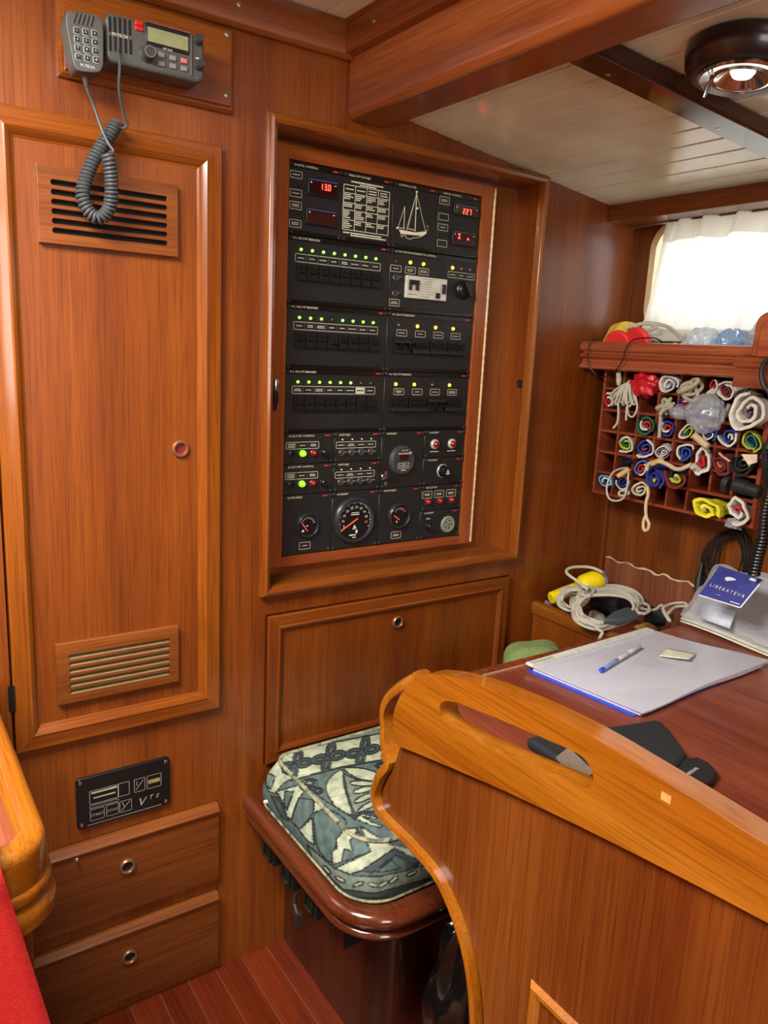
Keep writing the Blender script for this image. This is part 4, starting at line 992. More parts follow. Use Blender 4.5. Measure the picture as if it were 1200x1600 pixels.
for a in range(0, 360, 72):
    g.lathe([(.0022, 0), (.0022, .0006)], (1.2480 + .010 * math.cos(math.radians(a)), SY - .0036, .9790 + .010 * math.sin(math.radians(a))), (0, -1, 0), 8)
g.lathe([(.0022, 0), (.0022, .0006)], (1.2480, SY - .0036, .9790), (0, -1, 0), 8)
obj('holes', g, M_hole, sk)
dl = obj('dimmer_knob', MB().lathe([(.012, 0), (.012, .002), (.0095, .003), (.0085, .013), (.007, .015), (0, .0152)], (1.1850, SY, .9800), (0, -1, 0), 14), M_blk, m)
strokes(PRINT[m], 1.1775, 1.1915, .9985, .0026, SY - .0004, 0, rr)
for p, pr in PRINT.items():
    del p['_print']
    obj('printed_lettering', pr, [M_box, M_cream, M_redpr, M_blk], p, recalc=False, smooth=None)['kind'] = 'stuff'

# =================================================================== ENGINE START PANEL (below locker door)
vt = thing('engine_panel', (.393, 0, .46), 'small black engine start panel screwed to bulkhead above the drawers', 'control panel')
obj('plate', MB().prism([(a, 0, b) for a, b in rrect(.300, .486, .458, .567, .008, 4)], (0, -.008, 0)), mat('engine_plate', S(16, 15, 15), .35), vt, bev=.001)
for x_ in (.3085, .4775):
    for z_ in (.467, .558): piece('screw', 'vt_screw', lambda: MB().lathe([(.0042, 0), (.0038, .0014), (.0016, .002), (0, .002)], (0, 0, 0), (0, -1, 0), 10), M_steel, vt, (x_, -.008, z_))
g = MB(); y = -.0083
def vb(u0, u1, v0, v1): # fractions of the plate
    return .300 + .186 * u0, .300 + .186 * u1, .567 - .109 * v1, .567 - .109 * v0
w_ = .0009
for a in ((.13, .43, .28, .55), (.43, .55, .28, .55), (.60, .72, .28, .55), (.74, .90, .28, .55), (.13, .43, .57, .63), (.13, .28, .65, .88), (.30, .43, .65, .88), (.44, .57, .65, .88)):
    x0_, x1_, z0_, z1_ = vb(*a); g.outline(x0_, x1_, z0_, z1_, y, w_)
x0_, x1_, z0_, z1_ = vb(.15, .42, .31, .345); g.rect(x0_, x1_, z0_, z1_, y, 1)
x0_, x1_, z0_, z1_ = vb(.17, .40, .42, .445); g.rect(x0_, x1_, z0_, z1_, y, 1)
x0_, x1_, z0_, z1_ = vb(.755, .885, .37, .45); g.rect(x0_, x1_, z0_, z1_, y, 2)
x0_, x1_, z0_, z1_ = vb(.10, .90, .945, .955); g.rect(x0_, x1_, z0_, z1_, y)
for u, v, s in ((.205, .80, 'START'), (.365, .80, 'STOP')):
    x0_, _, _, z1_ = vb(u, u, v, v); g.text(s, (x0_, y, z1_), (1, 0, 0), (0, 0, 1), .0085, 'C')
for u, v, s, sz in ((.63, .855, 'V', .026), (.755, .775, 'T', .014), (.835, .775, 'E', .012)):
    x0_, _, _, z1_ = vb(u, u, v, v); g.text(s, (x0_, y, z1_), (1, 0, 0), (.3, 0, 1), sz)
for a in ((.62, .50, .70, .33), (.63, .33, .63, .42), (.46, .85, .55, .68), (.47, .68, .49, .78)):
    g.line(.300 + .186 * a[0], .567 - .109 * a[1], .300 + .186 * a[2], .567 - .109 * a[3], y, .0012)
obj('printed_lettering', g, [mat('dim_print', S(150, 148, 140), .6), mat('dim_print2', S(160, 158, 130), .6), mat('gold_print', S(140, 120, 70), .5)], vt, recalc=False)

# =================================================================== RADIO, MICROPHONE
bd = thing('radio_board', (.466, 0, 1.822), 'wooden mounting board with moulded edge, behind the radio', 'board')
mb = MB(); x0, x1, z0, z1 = .315, .617, 1.822, 1.962
pr_ = [(0, 0), (0, -.007), (.005, -.013), (.008, -.013), (.010, -.018)]
vs = []
for t, y_ in pr_: vs += [(x0 + t, y_, z0 + t), (x1 - t, y_, z0 + t), (x1 - t, y_, z1 - t), (x0 + t, y_, z1 - t)]
k = len(pr_); mb.add(vs, [(i * 4 + j, i * 4 + (j + 1) % 4, (i + 1) * 4 + (j + 1) % 4, (i + 1) * 4 + j) for i in range(k - 1) for j in range(4)] + [(0, 1, 2, 3), tuple((k - 1) * 4 + j for j in range(4))])
obj('board', mb, trimw('X'), bd, smooth=25)
for x_, z_ in ((.600, 1.948), (.600, 1.848), (.332, 1.948), (.332, 1.848)): piece('screw', 'bd_screw', lambda: MB().lathe([(.0050, 0), (.0045, .0015), (.002, .0022), (0, .0022)], (0, 0, 0), (0, -1, 0), 12), M_steel, bd, (x_, -.018, z_))
ra = thing('vhf_radio', (.453, -.045, 1.842), 'grey marine radio with screen, knobs and red button on wooden board', 'radio')
YF = -.070
rpoly = [(.375, 1.848), (.383, 1.842), (.528, 1.842), (.538, 1.850), (.538, 1.905), (.530, 1.9135), (.382, 1.9135), (.374, 1.904)]
obj('radio_body', MB().prism([(x_, -.0185, z_) for x_, z_ in rpoly], (0, YF + .0185, 0)), M_grey, ra, bev=.005, seg=3)
rd = lambda u, v: (lambda p: (p.x, p.z))(onY(80 + .2167 * u, .2167 * v, YF - .001))
ym = YF - .0006
g = MB()
for (ua, va, ub, vb_) in ((422, 118, 426, 225), (458, 122, 463, 232), (495, 128, 500, 240), (530, 135, 535, 248), (566, 145, 571, 255), (425, 255, 432, 365), (462, 262, 468, 370), (499, 270, 506, 376), (536, 278, 542, 384), (572, 285, 578, 392)):
    (xa, za), (xb, zb) = rd(ua, va), rd(ub, vb_); g.box(xa - .0018, xa + .0018, YF - .0012, YF + .001, zb, za)
obj('speaker_slots', g, M_hole, ra)
(xa, za), (xb, zb) = rd(603, 140), rd(662, 232)
for k in (0, 1): obj('distress_button', MB().box(xa, xb, YF - .003, YF + .001, zb + (za - zb) * (.5 * k + .02), zb + (za - zb) * (.5 * k + .48)), mat('red_button', S(190, 30, 30), .35), ra, bev=.001)
(xa, za), (xb, zb) = rd(680, 160), rd(995, 400)
bz = obj('display_bezel', MB().box(xa, xb, YF - .002, YF + .001, zb, za), M_blk, ra, bev=.001)
(xc, zc), (xd, zd) = rd(692, 192), rd(985, 372)
obj('screen', MB().box(xc, xd, YF - .0028, YF - .001, zd, zc), M_lcd, bz)
g = MB(); fx1, fz0 = rd(1012, 545); g.box(fx1 - .0016, fx1, YF - .003, YF, fz0, za + .002); g.box(xa, fx1, YF - .003, YF, za + .0005, za + .0022)
obj('silver_trim', g, M_steel, ra)
kx, kz = rd(690, 392)
kk = obj('main_knob', MB().lathe([(.0125, 0), (.0125, .003), (.0105, .005), (.0100, .016), (.0085, .019), (0, .019)], (kx, YF, kz), (0, -1, 0), 24), M_greyd, ra)
obj('knob_ring', MB().lathe([(.0078, 0), (.0088, 0), (.0088, .0006), (.0078, .0006)], (kx, YF - .0188, kz), (0, -1, 0), 20, closed_ends=False), M_key, kk)
for u, v in ((1060, 290), (1065, 470)):
    x_, z_ = rd(u, v); obj('side_knob', MB().lathe([(.009, 0), (.009, .002), (.0075, .004), (.007, .014), (.006, .016), (0, .016)], (x_ - .001, YF, z_), (0, -1, 0), 9), M_greyd, ra)
for u, v, mm in ((795, 398, M_key), (878, 420, M_key), (958, 440, mat('pink_key', S(210, 100, 110), .5)), (795, 460, M_key), (878, 478, M_key), (958, 496, M_key)):
    x_, z_ = rd(u, v); obj('key', MB().box(x_ - .0055, x_ + .0055, YF - .003, YF, z_ - .0038, z_ + .0038), mm, ra, bev=.001)
g = MB(); x_, z_ = rd(495, 258); g.text('M-TECH', (x_, YF - .0015, z_ - .002), (1, 0, 0), (0, 0, 1), .0068, 'C'); x_, z_ = rd(838, 360); g.text('MT-500', (x_, YF - .0032, z_ - .002), (1, 0, 0), (0, 0, 1), .0050, 'C')
for u, v in ((1045, 262), (1055, 420)): x_, z_ = rd(u, v); g.rect(x_ - .003, x_ + .003, z_ - .001, z_ + .001, YF - .0006)
obj('printed_lettering', g, M_white, ra, recalc=False)

mi = thing('radio_microphone', (.34, -.06, 1.817), 'grey handheld radio microphone with keypad and coiled cord, clipped beside radio', 'microphone')
YM = -.082
md_ = lambda u, v, Y=YM: (lambda p: (p.x, p.z))(onY(80 + .2167 * u, .2167 * v, Y))
outl = [md_(u, v) for u, v in ((112, 100), (135, 78), (320, 105), (352, 130), (376, 190), (378, 430), (366, 495), (330, 522), (210, 512), (172, 480), (150, 400), (108, 170))]
outl = [(p.x, p.y) for p in smooth_path([Vector(a) for a in outl], 3, True)]
obj('microphone_body', MB().prism([(a, YM, b) for a, b in outl], (0, .040, 0)), M_grey, mi, bev=.006, seg=3)
obj('hanger_clip', MB().box(.335, .350, -.044, -.0185, 1.862, 1.880), M_greyd, mi)
g = MB()
for k in range(5):
    (xa, za), (xb, zb) = md_(188 + k * 30, 92 + k * 6), md_(165 + k * 31, 168 + k * 7); n_ = .0010
    g.prism([(xa - n_, YM + .001, za), (xa + n_, YM + .001, za), (xb + n_, YM + .001, zb), (xb - n_, YM + .001, zb)], (0, -.0014, 0))
obj('speaker_slots', g, M_hole, mi)
names = '123456789*0#'
g = MB()
for r_ in range(4):
    for c_ in range(3):
        x_, z_ = md_(183 + c_ * 64 + r_ * 4, 220 + r_ * 63 + c_ * 11)
        obj('key', MB().box(x_ - .0040, x_ + .0040, YM - .0022, YM + .001, z_ - .0040, z_ + .0040), M_blk2, mi, bev=.001)
        g.outline(x_ - .0047, x_ + .0047, z_ - .0047, z_ + .0047, YM - .0004, .0008); g.text(names[r_ * 3 + c_], (x_, YM - .0024, z_ - .0017), (1, 0, 0), (0, 0, 1), .0050, 'C')
x_, z_ = md_(262, 478); g.text('M-TECH', (x_, YM - .0004, z_ - .002), (1, 0, 0), (0, 0, 1), .0060, 'C')
obj('printed_lettering', g, mat('pale_print', S(200, 202, 198), .6), mi, recalc=False)
# strain relief, straight leads and the coil
pt = lambda x, y, Y: onY(x, y, Y)
P0 = pt(132, 112, -.064)
obj('strain_relief', MB().tube([P0, pt(133, 122, -.062), pt(135, 136, -.060)], [.0055, .005, .0035], 10), M_greyd, mi)
lead = smooth_path([pt(133.5, 124, -.062), pt(136, 140, -.060), pt(146, 165, -.056), pt(158, 200, -.058), pt(168, 222, -.066), pt(177, 236, -.070), pt(170, 238, -.070)], 6)
obj('cord', MB().tube(lead, .0024, 7), M_cord, mi)
lead2 = smooth_path([pt(184, 84, -.066), pt(184, 78, -.080), pt(187, 100, -.082), pt(186, 140, -.072), pt(193, 178, -.056), pt(199, 196, -.050), pt(190, 200, -.046), pt(183, 192, -.043)], 6)
obj('cord', MB().tube(lead2, .0024, 7), M_cord, mi)
ax = smooth_path([pt(184, 190, -.040), pt(173, 208, -.040), pt(157, 232, -.040), pt(143, 256, -.040), pt(133, 282, -.040), pt(129, 306, -.042), pt(138, 330, -.044), pt(154, 341, -.048), pt(169, 329, -.054), pt(174, 306, -.060), pt(174, 280, -.064), pt(171, 256, -.068), pt(168, 240, -.070)], 10)
L_ = [0]
for a, b in zip(ax, ax[1:]): L_.append(L_[-1] + (b - a).length)
turns = int(L_[-1] / .0062); hp = []; Rc = .0090
u_ = Vector((0, 1, 0)); j = 0; NS = turns * 12
for i in range(NS + 1):
    d = L_[-1] * i / NS
    while j < len(L_) - 2 and L_[j + 1] < d: j += 1
    t = (d - L_[j]) / max(1e-9, L_[j + 1] - L_[j]); c = ax[j].lerp(ax[j + 1], t); T_ = (ax[min(j + 2, len(ax) - 1)] - ax[max(j - 1, 0)]).normalized()
    u_ = (u_ - T_ * u_.dot(T_)).normalized(); w2 = T_.cross(u_); a = 2 * PI * turns * i / NS
    hp.append(c + (u_ * math.cos(a) + w2 * math.sin(a)) * Rc)
obj('coiled_cord', MB().tube(hp, .0029, 6), M_cord, mi)

# =================================================================== SHELF UNDER THE WINDOW, PIGEONHOLE RACK
sh = thing('window_shelf', (1.70, -.3, 1.395), 'brown wooden shelf with moulded lip under the window', 'shelf')
obj('shelf_board', MB().box(1.632, 1.784, -.78, -.001, 1.400, 1.410), M_rackw, sh)
lipp = [(1.634, 1.388), (1.616, 1.388), (1.611, 1.392), (1.611, 1.399), (1.618, 1.405), (1.619, 1.414), (1.612, 1.419), (1.608, 1.421), (1.607, 1.425), (1.611, 1.428), (1.619, 1.430), (1.620, 1.433), (1.611, 1.436), (1.606, 1.443), (1.607, 1.451), (1.613, 1.457), (1.622, 1.460), (1.634, 1.458)]
M_lip = wood('lip_mahogany', S(156, 80, 48), S(126, 60, 34), S(174, 96, 60), axis='Y', rough=.28, coat=.6, wide=2)
obj('shelf_lip', MB().prism([(x_, -.001, z_) for x_, z_ in lipp], (0, -.79, 0)), M_lip, sh, smooth=50)
p0 = onX(1150, 557, 1.585); p1 = onX(1150, 605, 1.585)
zt_, zb_ = p0.z, p1.z; ys = p0.y
bl = [(1.606, zb_), (1.588, zb_), (1.583, zb_ + .008), (1.588, zb_ + .020), (1.588, zb_ + .040), (1.580, zb_ + .046), (1.580, zb_ + .051), (1.588, zb_ + .054), (1.582, zt_ - .016), (1.580, zt_ - .008), (1.586, zt_), (1.606, zt_)]
bk = thing('shelf_end_block', (1.59, ys - .1, zb_), 'thick moulded wooden end block standing out from shelf lip', 'moulding')
obj('moulded_block', MB().prism([(x_, ys, z_) for x_, z_ in bl], (0, -.30, 0)), M_lip, bk, smooth=50)
ya = onX(1180, 520, 1.592); yt = onX(1190, 487, 1.592)
ap = [(ya.y, zt_), (ya.y, yt.z - .03)] + [(ya.y - .03 + .03 * math.cos(math.radians(a)), yt.z - .03 + .03 * math.sin(math.radians(a))) for a in range(15, 91, 15)] + [(ys - .28, yt.z), (ys - .28, zt_)]
obj('arched_end', MB().prism([(1.586, a, b) for a, b in ap], (.02, 0, 0)), M_lip, bk, bev=.005, seg=3)
obj('arched_inner', MB().prism([(1.580, a - .016 if i < 8 else a, b - (.014 if b > zt_ + .02 else 0)) for i, (a, b) in enumerate(ap)], (.008, 0, 0)), M_lip, bk, bev=.003)

RY0, RY1, RZa, RZb = -.062, -.511, 1.063, 1.397
rk = thing('pigeonhole_rack', (1.715, -.287, 1.06), 'wooden pigeonhole rack with square compartments under the shelf, holding rolled flags', 'rack')
RF, RB = 1.650, 1.784
obj('rack_side', MB().box(RF - .002, RB, RY0, RY0 + .007, RZa - .004, RZb), M_rackw, rk, bev=.0008)
obj('rack_side', MB().box(RF - .002, RB, RY1 - .010, RY1, RZa - .004, RZb), M_rackw, rk, bev=.0008)
PW = (RY0 - RY1) / 8; PHt = (RZb - RZa) / 6
for i in range(6):
    z_ = RZa + i * PHt; y1 = RY1 if i != 5 else RY0 - 5.9 * PW
    obj('rack_shelf', MB().box(RF, RB, y1, RY0, z_ - .004, z_ + .003), M_rackw, rk, bev=.0006)
for j in range(1, 8):
    y_ = RY0 - j * PW; z0 = RZa + (PHt if j in (6, 7) else 0); z1 = RZb - (2 * PHt if j in (6, 7) else 0)
    obj('rack_divider', MB().box(RF + .0005, RB - .0005, y_ - .003, y_ + .003, z0, z1), M_rackw, rk, bev=.0006)
obj('rack_back', MB().box(RB - .006, RB, RY1, RY0, RZa, RZb), darkt('Y'), rk)

CLR = {'white': S(206, 202, 190), 'cream': S(196, 184, 150), 'red': S(178, 28, 34), 'maroon': S(104, 34, 38), 'blue': S(34, 44, 124), 'lblue': S(86, 160, 200), 'navy': S(22, 28, 56), 'green': S(20, 92, 64), 'yellow': S(214, 200, 40),
       'lime': S(170, 176, 50), 'black': S(22, 22, 22), 'orange': S(226, 120, 70), 'clear': S(176, 178, 182), 'purple': S(120, 90, 110), 'teal': S(36, 110, 110), 'sky': S(70, 110, 190), 'bluer': S(28, 70, 150), 'byellow': S(222, 212, 30)}
def fab(c): return mat('fabric_' + c, CLR[c], .75, bump=.15, bscale=300)
def roll_mesh(C, r, L, cols, turns=2.6, sq=1.0, rot=0.0, seed=0, tilt=(0, 0), taper=1.0, poly=0):
    """a rolled cloth whose spiral end faces -X; cols = [(share of the turn length, colour index)] from the core outward"""
    rnd = random.Random(seed); n = int(turns * 22); th = r / (turns + .6) * .52; mb = MB(); acc = []; s_ = 0
    for w_, c_ in cols: s_ += w_; acc.append((s_, c_))
    ph = rnd.uniform(0, 6); ring = []
    TS = (0, .07, .14, .20, .30, 1); nx = len(TS)
    for i in range(n + 1):
        s = i / n; th_a = 2 * PI * turns * s + ph; rad = r * (.12 + .88 * s) * (1 + .09 * math.sin(th_a * 2.0 + ph) + .06 * math.sin(3.3 * th_a + 2 * ph) + .03 * math.sin(7 * th_a + ph))
        if poly: rad *= 1 / max(.8, math.cos(((th_a - ph) % (2 * PI / poly)) - PI / poly)) * .95
        row = []
        for k in range(nx):
            t = TS[k]; g_ = max(0, 1 - t / .3) ** .7; f = 1 + (taper - 1) * g_; xo = C[0] + L * t + (.005 * math.sin(th_a * .9 + seed) + .004 * (1 - s)) * (1 - t)
            for dr in (0, th):
                a = (rad - dr) * f; yy = a * math.cos(th_a); zz = a * math.sin(th_a) * sq
                yy, zz = yy * math.cos(rot) - zz * math.sin(rot), yy * math.sin(rot) + zz * math.cos(rot)
                row.append((xo, C[1] + yy + tilt[0] * g_, C[2] + zz + tilt[1] * g_))
        ring.append(row)
    for i in range(n):
        s = (i + .5) / n; ci = next(c for a, c in acc if s <= a + 1e-6)
        A, B_ = ring[i], ring[i + 1]
        for k in range(nx - 1):
            mb.add([A[2 * k], A[2 * k + 2], B_[2 * k + 2], B_[2 * k]], [(0, 1, 2, 3)], ci); mb.add([A[2 * k + 1], B_[2 * k + 1], B_[2 * k + 3], A[2 * k + 3]], [(0, 1, 2, 3)], ci)
        mb.add([A[0], B_[0], B_[1], A[1]], [(0, 1, 2, 3)], ci)
    # inner plug so the core is not see-through
    return mb
def fpos(u, v, X=1.635): return onX(900 + .25 * u, 560 + .25 * v, X)
def flag(u, v, d, cols, label, name='rolled_flag', L=.115, turns=2.4, sq=1.0, rot=0.0, seed=0, tilt=(0, 0), X=1.632, taper=1.0, poly=0, cat='flag', grp='rolled flags in the rack', big=0):
    c = fpos(u, v, X); names = []
    for w_, n_ in cols:
        if n_ not in names: names.append(n_)
    rf = d * .25 / 1.03 * .001 * .92 * 1.10; lim = .0225 if not big else big; rb = min(rf, lim)
    # the part inside the rack is squeezed into its compartment
    if big: by, bz_ = c.y, c.z
    else:
        by = RY0 - (min(7, max(0, int((RY0 - c.y) / PW))) + .5) * PW; bz_ = RZa + (min(5, max(0, int((c.z - RZa) / PHt))) + .5) * PHt
    mb = roll_mesh((X, by, bz_), rb, L, [(w_, names.index(n_)) for w_, n_ in cols], turns, sq, rot, seed, (c.y - by, c.z - bz_), rf / rb, poly)
    bmv = obj(name, mb, [fab(n_) for n_ in names], None, org=(X + L / 2, c.y, c.z - d * .0001), smooth=60, recalc=False)
    return tag(bmv, label, cat, grp)
def rope(name, pts, r, m, label=None, cat=None, parent=None, k=6, closed=False, n=7, grp=None):
    P = smooth_path(pts, k, closed); c = sum((Vector(p) for p in pts), Vector()) / len(pts)
    o = obj(name, MB().tube(P, r, n, closed), m, parent, org=c if parent is None else None)
    if label: tag(o, label, cat, grp)
    return o
M_rope = mat('white_rope', S(196, 190, 172), .8, bump=.8, bscale=900)
M_ropeb = mat('beige_rope', S(176, 168, 144), .8, bump=.8, bscale=900)
M_wood2 = mat('pale_toggle_wood', S(196, 158, 108), .5)
FL = [
    (570, 165, 118, [(.3, 'clear'), (.2, 'white'), (.2, 'clear'), (.3, 'white')], 'grey and white rolled flag beside the crumpled red bag', dict(sq=.95)),
    (852, 168, 66, [(.75, 'red'), (.25, 'white')], 'small bright red rolled flag with white cord edge', dict(turns=1.8)),
    (935, 205, 120, [(.6, 'maroon'), (.4, 'white')], 'dusky maroon flag rolled inside white canvas', dict(turns=3.2, rot=.3, sq=.85)),
    (680, 285, 100, [(.4, 'red'), (.25, 'white'), (.35, 'blue')], 'blue rolled flag with red core and white band, beside the clear bag', dict(sq=.75, rot=-.1)),
    (435, 415, 124, [(.45, 'red'), (.15, 'white'), (.4, 'green')], 'dark green rolled flag with red and white core', dict(rot=.5)),
    (562, 432, 110, [(.35, 'red'), (.2, 'white'), (.45, 'blue')], 'blue rolled flag with red centre next to the green one', dict(rot=.4, sq=.9)),
    (690, 462, 112, [(.3, 'green'), (.3, 'lime'), (.4, 'white')], 'white rolled flag with green and lime core', dict(rot=-.6, sq=.8)),
    (826, 478, 88, [(.5, 'bluer'), (.25, 'white'), (.25, 'bluer')], 'small mid-blue rolled flag behind the wooden toggle', dict(sq=.85)),
    (952, 492, 100, [(.4, 'white'), (.35, 'blue'), (.25, 'white')], 'white rolled flag with deep blue spiral', dict(rot=1)),
    (1088, 520, 126, [(.3, 'navy'), (.35, 'teal'), (.35, 'lime')], 'teal and lime green flag rolled loosely', dict(sq=.75, rot=.8, turns=3)),
    (307, 535, 112, [(.3, 'green'), (.35, 'lime'), (.35, 'white')], 'white rolled flag with yellow and green stripes, beside a blue one', dict(rot=.3)),
    (428, 560, 112, [(.2, 'red'), (.55, 'blue'), (.25, 'white')], 'royal blue rolled flag with thin red core and white edge', dict(sq=1.05, rot=.2)),
    (540, 590, 76, [(.5, 'white'), (.3, 'purple'), (.2, 'white')], 'small white flag rolled tight with mauve lines', dict(turns=3.2)),
    (676, 592, 110, [(.75, 'bluer'), (.25, 'white')], 'plain mid-blue rolled flag with white trailing edge', dict(rot=-.5)),
    (780, 632, 136, [(.5, 'red'), (.5, 'white')], 'fat white rolled flag with bright red core', dict(sq=1.15, poly=6, turns=2.0)),
    (898, 668, 126, [(.3, 'orange'), (.2, 'maroon'), (.5, 'maroon')], 'maroon rolled flag with orange lining', dict(sq=.8, rot=.4, poly=6)),
    (1040, 660, 144, [(.3, 'black'), (.12, 'lime'), (.33, 'black'), (.25, 'black')], 'black rolled flag with thin yellow stripe', dict(sq=.85, rot=-.2, turns=2.6)),
    (182, 768, 92, [(.3, 'navy'), (.3, 'white'), (.4, 'lblue')], 'light blue rolled flag with black and white core', dict(sq=.95)),
    (292, 778, 84, [(.7, 'blue'), (.3, 'white')], 'small blue rolled flag under white cord loop', dict(sq=.9)),
    (404, 690, 82, [(.55, 'red'), (.2, 'white'), (.25, 'sky')], 'small red rolled flag with sky blue and white edge', dict(rot=.6)),
    (480, 750, 138, [(.12, 'blue'), (.12, 'yellow'), (.76, 'blue')], 'large deep blue rolled flag with yellow stripe', dict(rot=.4, X=1.622, sq=.9)),
    (620, 745, 160, [(.2, 'white'), (.3, 'lime'), (.2, 'black'), (.3, 'maroon')], 'maroon and black flag rolled round a lime green core', dict(sq=.8, rot=-.3, turns=2.2, X=1.622)),
    (1000, 948, 150, [(.35, 'red'), (.25, 'white'), (.4, 'white')], 'white canvas flag with red core in bottom row', dict(poly=6, turns=1.9)),
    (800, 945, 190, [(.12, 'white'), (.88, 'byellow')], 'bright yellow folded flag in bottom row', dict(sq=.62, poly=6, turns=1.8, rot=.35, X=1.622, big=.036)),
    (395, 822, 100, [(1, 'cream')], 'cream canvas roll with hanging toggle cord', dict(turns=2.2)),
    (318, 632, 72, [(1, 'navy')], 'dark navy rolled flag above the white cord loop', dict(sq=.5)),
]
for i, (u, v, d, cols, lb, kw) in enumerate(FL): flag(u, v, d, cols, lb, seed=i + 1, **kw)
flag(1075, 335, 200, [(.25, 'purple'), (.75, 'white')], 'biggest white canvas roll with dark red cloth behind, beside the clear bag', seed=40, turns=2.8, L=.10, X=1.612, sq=1.0, big=.042)
flag(1120, 262, 150, [(1, 'maroon')], 'dark red rolled cloth stowed behind the biggest canvas roll', seed=41, turns=2.0, L=.085, X=1.668, sq=.9, big=.022)
flag(200, 262, 90, [(.3, 'red'), (.3, 'white'), (.2, 'red'), (.2, 'white')], 'red and white striped flag under the rope hank', seed=42, turns=2, X=1.630, sq=1.1)
# crumpled things
def blob(name, label, cat, C, rx, ry, rz, m, seed=0, amp=.18, freq=3.0, grp=None, n=22, zmin=None, sub=0):
    mb = MB(); rnd = random.Random(seed); ph = [rnd.uniform(0, 6) for _ in range(9)]; NV = n // 2 + 1; C = Vector(C)
    def f(a, b):
        d = Vector((math.sin(b) * math.cos(a), math.sin(b) * math.sin(a), math.cos(b)))
        w = math.sin(freq * d.x * 2 + ph[0] + 2 * d.y) * math.sin(freq * d.y * 2.3 + ph[1]) + .7 * math.sin(freq * 2.1 * d.z + ph[2] + 3 * d.x) + .5 * abs(math.sin(freq * 2.6 * (d.x + d.y - d.z) + ph[3]))
        s = 1 + amp * w; p = C + Vector((d.x * rx, d.y * ry, d.z * rz)) * s
        if zmin is not None: p.z = max(p.z, zmin)
        return p
    vs = []
    for j in range(NV):
        for i in range(n): vs.append(f(2 * PI * i / n, PI * (j + .001) / (NV - .998)))
    mb.add(vs, [(j * n + i, j * n + (i + 1) % n, (j + 1) * n + (i + 1) % n, (j + 1) * n + i) for j in range(NV - 1) for i in range(n)])
    o = obj(name, mb, m, None, org=(C.x, C.y, C.z - rz * .9), smooth=40, sub=sub); return tag(o, label, cat, grp)
def plastic(name, tint, a_tr=.55, rough=.12):
    m = bpy.data.materials.new(name); m.use_nodes = True; nt = m.node_tree
    t = nt.nodes.new('ShaderNodeBsdfTransparent'); t.inputs[0].default_value = (.96, .97, .98, 1); pb = nt.nodes['Principled BSDF']; pb.inputs['Base Color'].default_value = tint; pb.inputs['Roughness'].default_value = rough; pb.inputs['Coat Weight'].default_value = .5
    tc = nt.nodes.new('ShaderNodeTexCoord'); nz = nt.nodes.new('ShaderNodeTexNoise'); nz.inputs['Scale'].default_value = 60; nz.inputs['Detail'].default_value = 3; bp = nt.nodes.new('ShaderNodeBump'); bp.inputs['Strength'].default_value = .7; bp.inputs['Distance'].default_value = .004
    nt.links.new(tc.outputs['Object'], nz.inputs['Vector']); nt.links.new(nz.outputs['Fac'], bp.inputs['Height']); nt.links.new(bp.outputs[0], pb.inputs['Normal'])
    mx = nt.nodes.new('ShaderNodeMixShader'); mx.inputs[0].default_value = 1 - a_tr
    nt.links.new(t.outputs[0], mx.inputs[1]); nt.links.new(pb.outputs[0], mx.inputs[2]); nt.links.new(mx.outputs[0], nt.nodes['Material Output'].inputs[0]); return m
M_bag = plastic('clear_bag', S(214, 220, 226), .68, .06)
M_bagc = plastic('crumpled_clear_bag', S(206, 210, 216), .66)
c = fpos(435, 165, 1.64); blob('red_bag', 'crumpled glossy red fabric bag stuffed in rack', 'bag', c, .03, .040, .026, mat('red_nylon', S(188, 20, 32), .4, coat=.2), 3, .16, 3.4, n=40)
c = fpos(810, 345, 1.625); blob('flag_bag', 'clear plastic bag round a blue and white flag', 'bag', c, .032, .046, .045, M_bagc, 5, .045, 7.0, n=72)
flag(800, 345, 120, [(.3, 'blue'), (.3, 'white'), (.4, 'blue')], 'blue and white flag inside the clear plastic bag', seed=50, big=.03, L=.05, X=1.615, sq=.6, rot=-.3, turns=2)
c = fpos(655, 335, 1.632); blob('flag_bag', 'small crumpled clear bag below blue rolled flag with red core', 'bag', c, .022, .026, .016, M_bagc, 8, .12, 3.0, n=36)
c = fpos(985, 1035, 1.655); blob('torn_wrapper', 'small torn clear wrapper poking out under the bottom row', 'wrapper', c, .012, .018, .010, M_bagc, 9, .3, 4.0, n=30)
c = fpos(268, 135, 1.64); tag(obj('toggle', MB().tube([c + Vector((0, .004, .020)), c, c + Vector((0, -.002, -.014))], [.006, .0075, .005], 10), fab('cream'), None, org=c - Vector((0, 0, .014))), 'cream cloth stub in top row beside the rope hank', 'cloth')
# black rubber torch lying in its compartment
c = fpos(1040, 805, 1.64); tb = thing('torch', (1.66, c.y, c.z - .02), 'black rubber torch lying across two compartments', 'torch')
obj('torch_body', MB().lathe([(.013, -.035), (.0175, -.030), (.0175, 0), (.0150, .002), (.0150, .030), (.012, .033)], (1.648, c.y - .008, c.z - .002), (0, -1, -.12), 18), M_blk2, tb)
obj('torch_head', MB().lathe([(.019, 0), (.022, .004), (.022, .012), (.019, .014)], (1.648, c.y + .034, c.z - .0), (0, 1, .12), 20), M_blk2, tb)
